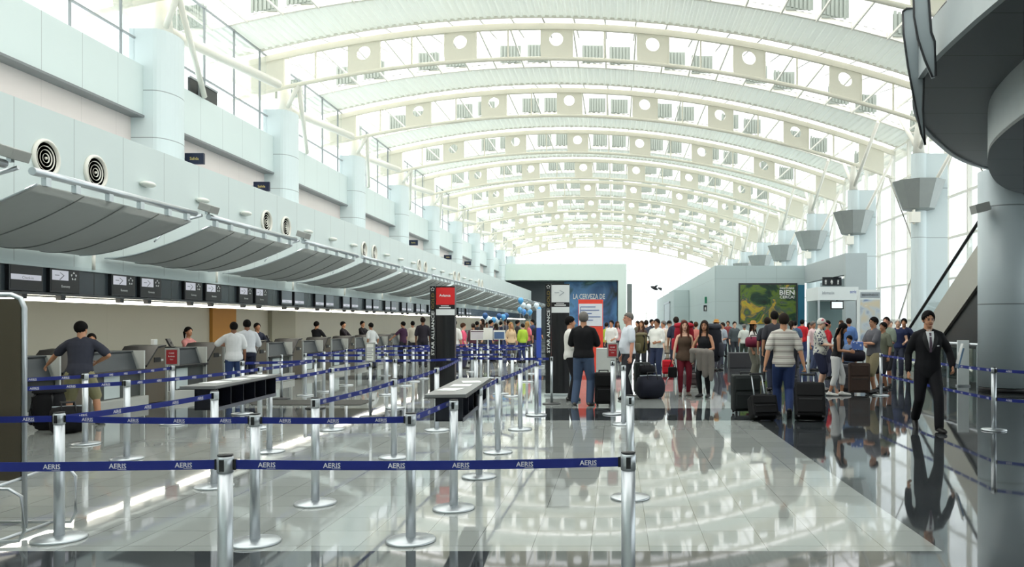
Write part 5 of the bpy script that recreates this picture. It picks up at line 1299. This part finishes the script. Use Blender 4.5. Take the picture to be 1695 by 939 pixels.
person('person in a white shirt and black trousers half hidden by the man in black T-shirt', X_at(944, 17.0), 17.0, 95, 1.78, skin='tan', hair=('short', 'black'), top=((224, 222, 216), 1.4, .86), bottom=((26, 26, 30), 1.0), loose=.022, vox=.009, lh=(.15, -.3, 1.1), rh=(-.15, -.3, 1.1))
suitcase('tall black suitcase standing beside the man in the black T-shirt', X_at(999, 15.9), 15.9, 4, .35, .62, .26)
person('grey-haired man in a white polo looking left beside the red sign post', X_at(1040, 17.4), 17.4, -72, 1.87, skin='red', hair=('thin', 'grey'), top=((214, 220, 228), .7, .92, 1.455, .08), bottom=((46, 46, 52), 1.0), shoes=(30, 28, 28), vox=.008, face=True, loose=.022, belly=.05, bloose=.02, lh=(.27, -.04, .86), lf=(.1, -.05, 0), rf=(-.1, .08, 0))
backpack('khaki daypack hanging behind the man in the white polo', X_at(1062, 17.6), 17.7, .98, 60, .30, .46, .22, (104, 96, 66), (120, 112, 84))
suitcase('dark green upright case behind the man in the white polo', X_at(1063, 18.3), 18.4, 10, .36, .70, .24, c=(34, 40, 38))
duffel('big black rolling duffel leaning beside the man in the white polo', X_at(1076, 17.6), 17.5, .0, 20, .58, .25, (30, 32, 44))
duffel('smaller black bag lying on top of the rolling duffel', X_at(1070, 17.6), 17.5, .535, 15, .36, .10, (26, 26, 30))
person('man in a white shirt and dark jeans standing beyond the black duffel', X_at(1087, 23.5), 23.5, -30, 1.76, skin='olive', hair=('short', 'black'), top=((226, 226, 220), 1.3, .92, 1.455, .1), bottom=((44, 52, 78), 1.0), loose=.03, belly=.04, bloose=.024, lh=(.14, -.26, 1.08), rh=(-.22, -.2, 1.05))
# right-hand group
haw = print_mat('leaf_print', (206, 206, 196), (42, 48, 84), 17, .36)
person('man in a leaf-print shirt and navy shorts with a pink cap', X_at(1357, 19.6), 19.6, 62, 1.76, skin='fair', hair=('short', 'white'), top=(haw, .8, .86, 1.455, .1), bottom=((42, 46, 70), .52), shoes=(120, 116, 112), loose=.032, belly=.06, bloose=.032, lh=(.2, -.3, 1.08), rh=(-.12, -.32, 1.1), pitch=18, extras=hat('cap', (190, 110, 120)))
person('long-haired woman in a black vest and white capri trousers by the brown suitcase', X_at(1384, 18.2), 18.2, 68, 1.66, True, 'olive', ('long', 'black'), top=((24, 24, 26), 0, .93, 1.40, .05), bottom=((206, 206, 204), .74), shoes=(206, 204, 200), vox=.008, loose=.014, bloose=.018, cuff=.06, lean=10, pitch=22, lh=(.14, -.30, 1.06), rh=(-.1, -.32, 1.06), lf=(.1, -.12, 0), rf=(-.1, .14, 0))
person('dark-haired boy behind the loaded brown suitcase', X_at(1408, 19.6), 19.65, -50, 1.34, skin='tan', hair=('short', 'black'), top=((110, 134, 170), .8, .9), bottom=((60, 62, 80), .5), pitch=14)
person('young man in a grey T-shirt and khaki shorts with folded arms', X_at(1446, 18.9), 18.9, -72, 1.78, skin='tan', hair=('short', 'black'), top=((96, 96, 102), .75, .86, 1.455, .1), bottom=((152, 142, 112), .58), shoes=(44, 42, 42), vox=.008, face=True, loose=.024, bloose=.034, lh=(-.04, -.24, 1.16), rh=(.04, -.26, 1.10), lp=(1, .2, -.5), rp=(-1, .2, -.5), lf=(.09, -.06, 0), rf=(-.08, .1, 0))
person('bald man in a pale green shirt behind the young man with folded arms', X_at(1467, 20.6), 20.6, -40, 1.80, skin='red', hair=('thin', 'dark'), top=((134, 146, 132), .8, .88), bottom=((60, 60, 64), .55), loose=.026, lh=(.12, -.28, 1.1), rh=(-.1, -.3, 1.1))
person('dark-bearded man in an olive shirt in front of the bald man', X_at(1463, 19.7), 19.75, -62, 1.66, skin='olive', hair=('short', 'black'), top=((108, 112, 96), .8, .9), bottom=((52, 52, 56), .55))
person('white-haired man in a navy waistcoat near the foot of the escalator', X_at(1486, 24), 24, -20, 1.76, skin='fair', hair=('short', 'white'), top=((44, 52, 86), .3, .9), bottom=((60, 64, 80), 1.0), lh=(.2, -.25, 1.05))
person('dark-haired man in navy bending behind the white-haired man', X_at(1496, 25), 24.9, -30, 1.8, skin='tan', hair=('short', 'black'), top=((34, 42, 72), .9, .9), bottom=((40, 44, 60), 1.0), lean=14, lh=(.3, -.35, 1.0))
person('person in a red shirt with tied black hair beyond the leaf-print man', X_at(1370, 24), 24, 100, 1.72, True, 'tan', ('pony', 'black'), top=((176, 34, 44), .9, .9), bottom=((60, 62, 80), 1.0))
person('man in a blue shirt with his back turned at the poster totem', X_at(1405, 27), 27, 175, 1.8, skin='tan', hair=('short', 'dark'), top=((96, 130, 186), 1.2, .88), bottom=((50, 56, 80), 1.0), loose=.026)
person('person in a red hoodie far away below the teal panel', X_at(1328, 33), 33, 150, 1.78, skin='tan', hair=('short', 'black'), top=((190, 40, 48), 1.8, .86), bottom=((60, 70, 110), 1.0), loose=.028, vox=.012)
person('person in magenta beside the far red hoodie', X_at(1340, 34.5), 34.5, 30, 1.66, True, 'tan', ('long', 'dark'), top=((150, 60, 100), .8, .9), bottom=((70, 84, 120), 1.0), vox=.012)
suitcase('large brown hard suitcase standing beside the woman in white capris', X_at(1424, 18.4), 18.5, -8, .46, .68, .3, c=(70, 56, 50))
suitcase('grey suitcase half hidden behind the large brown suitcase', X_at(1400, 19), 19.0, -4, .36, .62, .26, c=(84, 84, 88))
duffel('dark patterned bag lying on top of the brown suitcase', X_at(1416, 18.4), 18.5, .76, -8, .5, .13, (38, 34, 44))
bp_ = thing('parcel', 'blue and white parcel on top of the dark patterned bag', 'parcel', (X_at(1421, 18.4), 18.5, 1.02), R(-8)); MB().box(-.13, .13, -.08, .08, 0, .2, bev=.02).build('wrapping', print_mat('parcel_print', (90, 120, 190), (214, 220, 232), 16, .3), bp_)
# crossing the hall, centre right
person('woman in a straw hat with a maroon shoulder bag near the billboard', X_at(1247, 23.5), 23.5, 60, 1.68, True, 'tan', ('long', 'dark'), top=((214, 210, 204), .8, .84), bottom=((112, 112, 100), 1.0), bloose=.04, cuff=.1, extras=hat('straw', (178, 130, 70)))
duffel('maroon shoulder bag at the side of the woman in the straw hat', X_at(1248, 23.1), 23.1, .95, 0, .5, .15, (112, 36, 58))
person('man with a dark backpack walking ahead of the striped-polo man', X_at(1270, 22.0), 22.0, 170, 1.8, skin='tan', hair=('short', 'dark'), top=((52, 54, 60), .8, .88), bottom=((60, 64, 70), 1.0), lf=(.1, -.15, 0), rf=(-.1, .15, .04))
backpack('red backpack on the man walking ahead of the striped-polo man', X_at(1282, 21.6), 21.55, 1.0, -10, .42, .5, .26, (150, 30, 56), (40, 40, 46))
person('tall man with dark hair directly beyond the striped-polo man', X_at(1290, 19.0), 19.6, 178, 1.93, skin='tan', hair=('short', 'black'), top=((60, 60, 66), .8, .88), bottom=((50, 54, 70), 1.0))
person('woman in a grey-green top beyond the striped-polo man on his right', X_at(1310, 24.5), 24.5, 160, 1.72, True, 'tan', ('pony', 'dark'), top=((112, 130, 128), .8, .88), bottom=((50, 50, 56), 1.0))
# far crowd between the backpackers and the far end
CR = [(1062, 27, 1.72, (78, 62, 56), (40, 40, 46), 'long', 'brown', 1, 'woman with long brown hair in a brown top beyond the khaki daypack'), (1070, 31, 1.75, (60, 66, 80), (50, 50, 60), 'short', 'dark', 0, 'man in slate grey just right of the long-haired woman'),
      (1079, 34, 1.8, (48, 50, 60), (40, 42, 50), 'short', 'black', 0, 'far man in a dark jacket above the white-shirted man'), (1098, 29, 1.72, (220, 200, 202), (180, 180, 178), 'short', 'grey', 0, 'far person in a pale pink shirt left of the red cap'),
      (1108, 27.5, 1.72, (214, 202, 186), (150, 140, 124), 'cap', 'dark', 1, 'woman in cream with a black cap carrying a red case'), (1119, 26, 1.84, (50, 54, 72), (60, 64, 80), 'short', 'dark', 0, 'tall man in a navy jacket behind the red backpack'),
      (1131, 31, 1.78, (210, 214, 214), (70, 74, 84), 'short', 'grey', 0, 'far man in a pale shirt right of the tall navy man'), (1152, 29, 1.68, (196, 120, 110), (80, 70, 70), 'short', 'brown', 1, 'far woman in coral between the two backpackers'),
      (1186, 28, 1.74, (196, 196, 200), (90, 90, 100), 'straw', 'brown', 0, 'man in a wide straw hat beyond the black trekking pack'), (1196, 31, 1.66, (150, 160, 170), (70, 74, 90), 'short', 'dark', 0, 'far person in grey-blue beside the straw-hatted man'),
      (1216, 34, 1.7, (76, 84, 88), (50, 54, 60), 'short', 'dark', 0, 'far man in dark grey left of the billboard'), (1232, 33, 1.6, (204, 208, 200), (70, 80, 70), 'short', 'grey', 0, 'far person in white under the left corner of the billboard'), (1012, 31, 1.74, (226, 226, 222), (70, 76, 100), 'short', 'black', 0, 'far man in a white T-shirt right of the orange kiosk'), (1004, 34, 1.66, (170, 190, 70), (60, 60, 70), 'short', 'dark', 1, 'far person in yellow-green close to the orange kiosk'),
      (1022, 36, 1.72, (206, 150, 150), (60, 60, 70), 'long', 'brown', 1, 'far woman in pink behind the man in the white polo'), (1055, 38, 1.74, (90, 84, 70), (50, 50, 56), 'short', 'dark', 0, 'farthest man in olive near the bright end window'), (1090, 40, 1.76, (120, 130, 150), (50, 54, 66), 'short', 'black', 0, 'farthest person in blue-grey near the bright end window'),
      (1144, 38, 1.74, (60, 60, 66), (50, 50, 60), 'short', 'black', 0, 'farthest man in charcoal between the backpackers'), (1205, 40, 1.74, (130, 60, 60), (50, 54, 60), 'short', 'dark', 0, 'farthest person in brick red by the grey block'), (1316, 30, 1.72, (70, 90, 120), (60, 60, 70), 'short', 'black', 0, 'far man in denim blue below the billboard lettering'), (1346, 28, 1.7, (220, 190, 190), (80, 90, 120), 'short', 'grey', 0, 'far person in pale rose left of the leaf-print man'), (1392, 31, 1.74, (216, 180, 160), (70, 80, 100), 'short', 'brown', 0, 'far person in peach standing at the booth desk'),
      (1474, 31.4, 1.72, (150, 150, 156), (60, 60, 70), 'short', 'grey', 0, 'far man in grey behind the bald man'), (1488, 33.8, 1.68, (214, 170, 150), (70, 80, 90), 'short', 'dark', 1, 'far woman in peach at the foot of the escalator')]
for i, (x_, d, H_, c1, c2, hs, hc, fem, lab) in enumerate(CR):
    ex = hat('straw', (186, 136, 70)) if hs == 'straw' else hat('cap', (24, 24, 26)) if hs == 'cap' else None
    person(lab, X_at(x_, d), d, [-25, 160, 40, -60, 10, 185][i % 6], H_, bool(fem), ['tan', 'fair', 'olive'][i % 3], ('short' if hs in ('straw', 'cap') else hs, hc), top=(c1, .8 if i % 2 else 1.4, .88), bottom=(c2, 1.0), vox=.011, loose=.022, lh=(.18, -.22, 1.02) if i % 3 == 0 else None, lf=(.1, -.1 if i % 2 else 0, 0), extras=ex)
suitcase('small red case carried by the woman in the black cap', X_at(1106, 25), 25.2, 0, .34, .44, .2, c=(190, 30, 44), handle=.2)
suitcase('black case standing between the two backpackers', X_at(1146, 20.5), 20.6, 10, .4, .3, .26, c=(70, 60, 60))
tag(MB().box(-.42, .42, -.3, .3, .0, .56, bev=.02).build('desk_block', mat('dark_desk', (52, 52, 56), .5)), 'dark low desk in front of the grey block left of the straw-hatted woman', 'desk').location = (X_at(1222, 30), 29.6, 0)
t = thing('white_post', 'white slim post standing left of the leaf-print man', 'post', (X_at(1338, 20.4), 20.4, 0)); MB().lathe([(.03, .02), (.03, 1.32)], n=16).build('post', mat('frosted_white', (226, 232, 232), .3), t); MB().lathe([(.15, 0), (.15, .015), (.03, .03)], n=24).build('base', m_steel, t)
# left counters
person('man in a dark grey T-shirt and khaki shorts leaning on the nearest counter', -8.62, 12.9, -158, 1.74, skin='tan', hair=('short', 'black'), top=((56, 58, 70), .75, .86, 1.455, .08), bottom=((150, 146, 112), .56), shoes=(70, 74, 66), vox=.008, loose=.024, bloose=.03, lean=13, hip=(0, .1, -.06), lh=(.58, -.30, .92), lp=(.6, 1, -.2), rh=(-.21, -.08, 1.02), rp=(-1, .55, -.1), lf=(.2, .1, 0), rf=(-.24, -.02, 0), yaw=-24)
backpack('large black backpack on the floor behind the brown display board', X_at(66, 12.2), 12.4, .0, 10, .42, .66, .34, (24, 24, 28), (32, 32, 36))
duffel('black holdall on the floor beside the large backpack', X_at(112, 12.0), 12.0, .0, 40, .46, .2, (22, 22, 25))
SEAT = dict(hip=(0, .12, -.30), lf=(.12, -.22, 0), rf=(-.12, -.22, 0), bottom=((40, 42, 50), 1.0))
def agent(lab, x_, X, dz, rz, c, **k):
    d = d_plane(x_, X); s = dict(SEAT); s['hip'] = (0, .12, dz)
    hair = k.pop('hair', ('short', 'black')); sl = k.pop('sl', 1.8)
    person(lab, X, d, rz, k.pop('H', 1.72), hair=hair, top=(c, sl, .9), vox=.011, lh=k.pop('lh', (.2, -.28, 1.02+dz)), rh=(-.2, -.28, 1.02+dz), **s, **k)
agent('agent with tied hair seated at the counter beyond the leaning man', 153, -10.75, -.30, 40, (60, 60, 72), fem=True, hair=('pony', 'black'), skin='tan')
agent('agent in a pink scarf seated at the check-in counter', 318, -10.7, -.18, 70, (190, 130, 130), fem=True, hair=('pony', 'black'), skin='olive')
person('man in a white T-shirt and jeans standing at the bronze console', -8.75, d_plane(387, -8.75), -150, 1.66, skin='brown', hair=('short', 'black'), top=((222, 224, 226), .8, .82, 1.455, .1), bottom=((56, 74, 116), 1.0), shoes=(206, 206, 206), loose=.03, lh=(.24, -.3, 1.2), lp=(1, .3, -.6))
person('man in a pale shirt leaning forward beside the man in white T-shirt', -8.85, d_plane(410, -8.85), -150, 1.74, skin='brown', hair=('short', 'black'), top=((206, 210, 216), .9, .92, 1.455, .08), bottom=((34, 38, 56), 1.0), loose=.026, lean=16, lh=(.24, -.42, 1.08), rh=(-.2, -.42, 1.08))
agent('agent in a dark navy jacket with short beard behind the third console', 430, -10.7, -.08, 60, (32, 38, 56), skin='olive')
agent('agent in black seen from behind at the counters right of the pilaster', 528, -10.7, -.02, 160, (32, 32, 38), skin='tan', sl=1.2)
agent('agent in black looking down right of the first back-turned agent', 573, -10.7, -.02, 90, (40, 36, 44), skin='tan')
agent('agent in black half hidden by the passenger in white', 604, -10.7, .0, 70, (30, 30, 36), skin='tan')
person('passenger in a pale blouse leaning on the far counter', -8.9, d_plane(617, -8.9), -130, 1.66, True, skin='olive', hair=('short', 'black'), top=((210, 214, 214), .8, .9), bottom=((60, 64, 80), 1.0), vox=.011, lean=12)
person('passenger in a purple jacket with one arm on the far counter', -8.8, d_plane(667, -8.8), -110, 1.70, skin='tan', hair=('short', 'black'), top=((70, 44, 70), .8, .84), bottom=((40, 40, 50), 1.0), vox=.011, lh=(.3, -.38, 1.02))
person('passenger in a cream jacket beside the purple jacket', -8.6, d_plane(683, -8.6), -150, 1.72, skin='tan', hair=('short', 'black'), top=((206, 200, 184), 1.6, .84), bottom=((60, 60, 66), 1.0), vox=.011)
person('tall passenger in black with a pale shoulder strap left of the red pylon', X_at(700, 30), 30, 190, 1.86, skin='brown', hair=('short', 'dark'), top=((44, 40, 48), .9, .86), bottom=((44, 44, 50), 1.0), vox=.011)
person('person in white right behind the red-topped pylon', X_at(752, 27), 27, 170, 1.74, skin='tan', hair=('short', 'black'), top=((226, 224, 218), .9, .86), bottom=((60, 66, 90), 1.0), vox=.011)
person('woman in a bright pink shirt with a dark strap right of the red pylon', X_at(767, 29), 29, 120, 1.64, True, skin='fair', hair=('short', 'brown'), top=((224, 90, 120), .9, .84), bottom=((60, 60, 80), 1.0), vox=.011)
QC = [(783, 33, (84, 50, 60), 'dark', 'maroon jacket behind the first queue sign'), (790, 38, (50, 50, 56), 'black', 'black top above the first queue sign'), (798, 35, (64, 50, 44), 'dark', 'dark brown jacket above the cream sign'), (806, 40, (110, 130, 90), 'black', 'leaf green top above the cream sign'), (813, 35, (52, 56, 84), 'black', 'dark blue shirt above the blue-grey sign'),
      (821, 37, (110, 60, 84), 'dark', 'plum top above the blue-grey sign'), (829, 41, (40, 44, 66), 'black', 'navy jacket right of the queue signs'), (837, 39, (70, 70, 80), 'black', 'grey jacket left of the tan vest'), (846, 33, (214, 186, 150), 'blond', 'tan vest with fair hair'), (857, 37, (50, 46, 50), 'black', 'charcoal shirt behind the lime shirt'),
      (865, 34, (176, 206, 70), 'dark', 'lime yellow shirt'), (873, 35.3, (214, 110, 120), 'blond', 'rose shirt next to the lime shirt'), (881, 40, (60, 70, 110), 'black', 'blue shirt near the blue banner'), (889, 38.5, (44, 44, 50), 'black', 'black shirt at the blue banner'), (842, 43, (120, 84, 74), 'dark', 'rust top farthest under the balloons'), (815, 44, (130, 90, 80), 'dark', 'brown top farthest under the low balloons')]
for i, (x_, d, c, hc, lab) in enumerate(QC):
    person('queueing person in a '+lab, X_at(x_, d), d, [-140, 150, -60, 30, 100][i % 5], 1.62+.05*((i*7) % 5), i % 3 == 2, ['tan', 'olive', 'fair', 'brown'][i % 4], ('long' if i % 3 == 2 else 'short', hc), top=(c, .8 if i % 2 else 1.5, .87), bottom=([(44, 46, 60), (60, 70, 110), (90, 86, 80)][i % 3], 1.0), vox=.013, loose=.022, lh=(.2, -.24, 1.0) if i % 2 else None)
# ------------------------------------------------------------------ settle the soft shapes
bpy.context.view_layer.update()
dg = bpy.context.evaluated_depsgraph_get()
new = [bpy.data.meshes.new_from_object(o.evaluated_get(dg)) for o in BAKE]
for o, m in zip(BAKE, new):
    mm = o.data.materials[0]; o.modifiers.clear(); o.data = m
    if not m.materials: m.materials.append(mm)
    for p in m.polygons: p.use_smooth = True
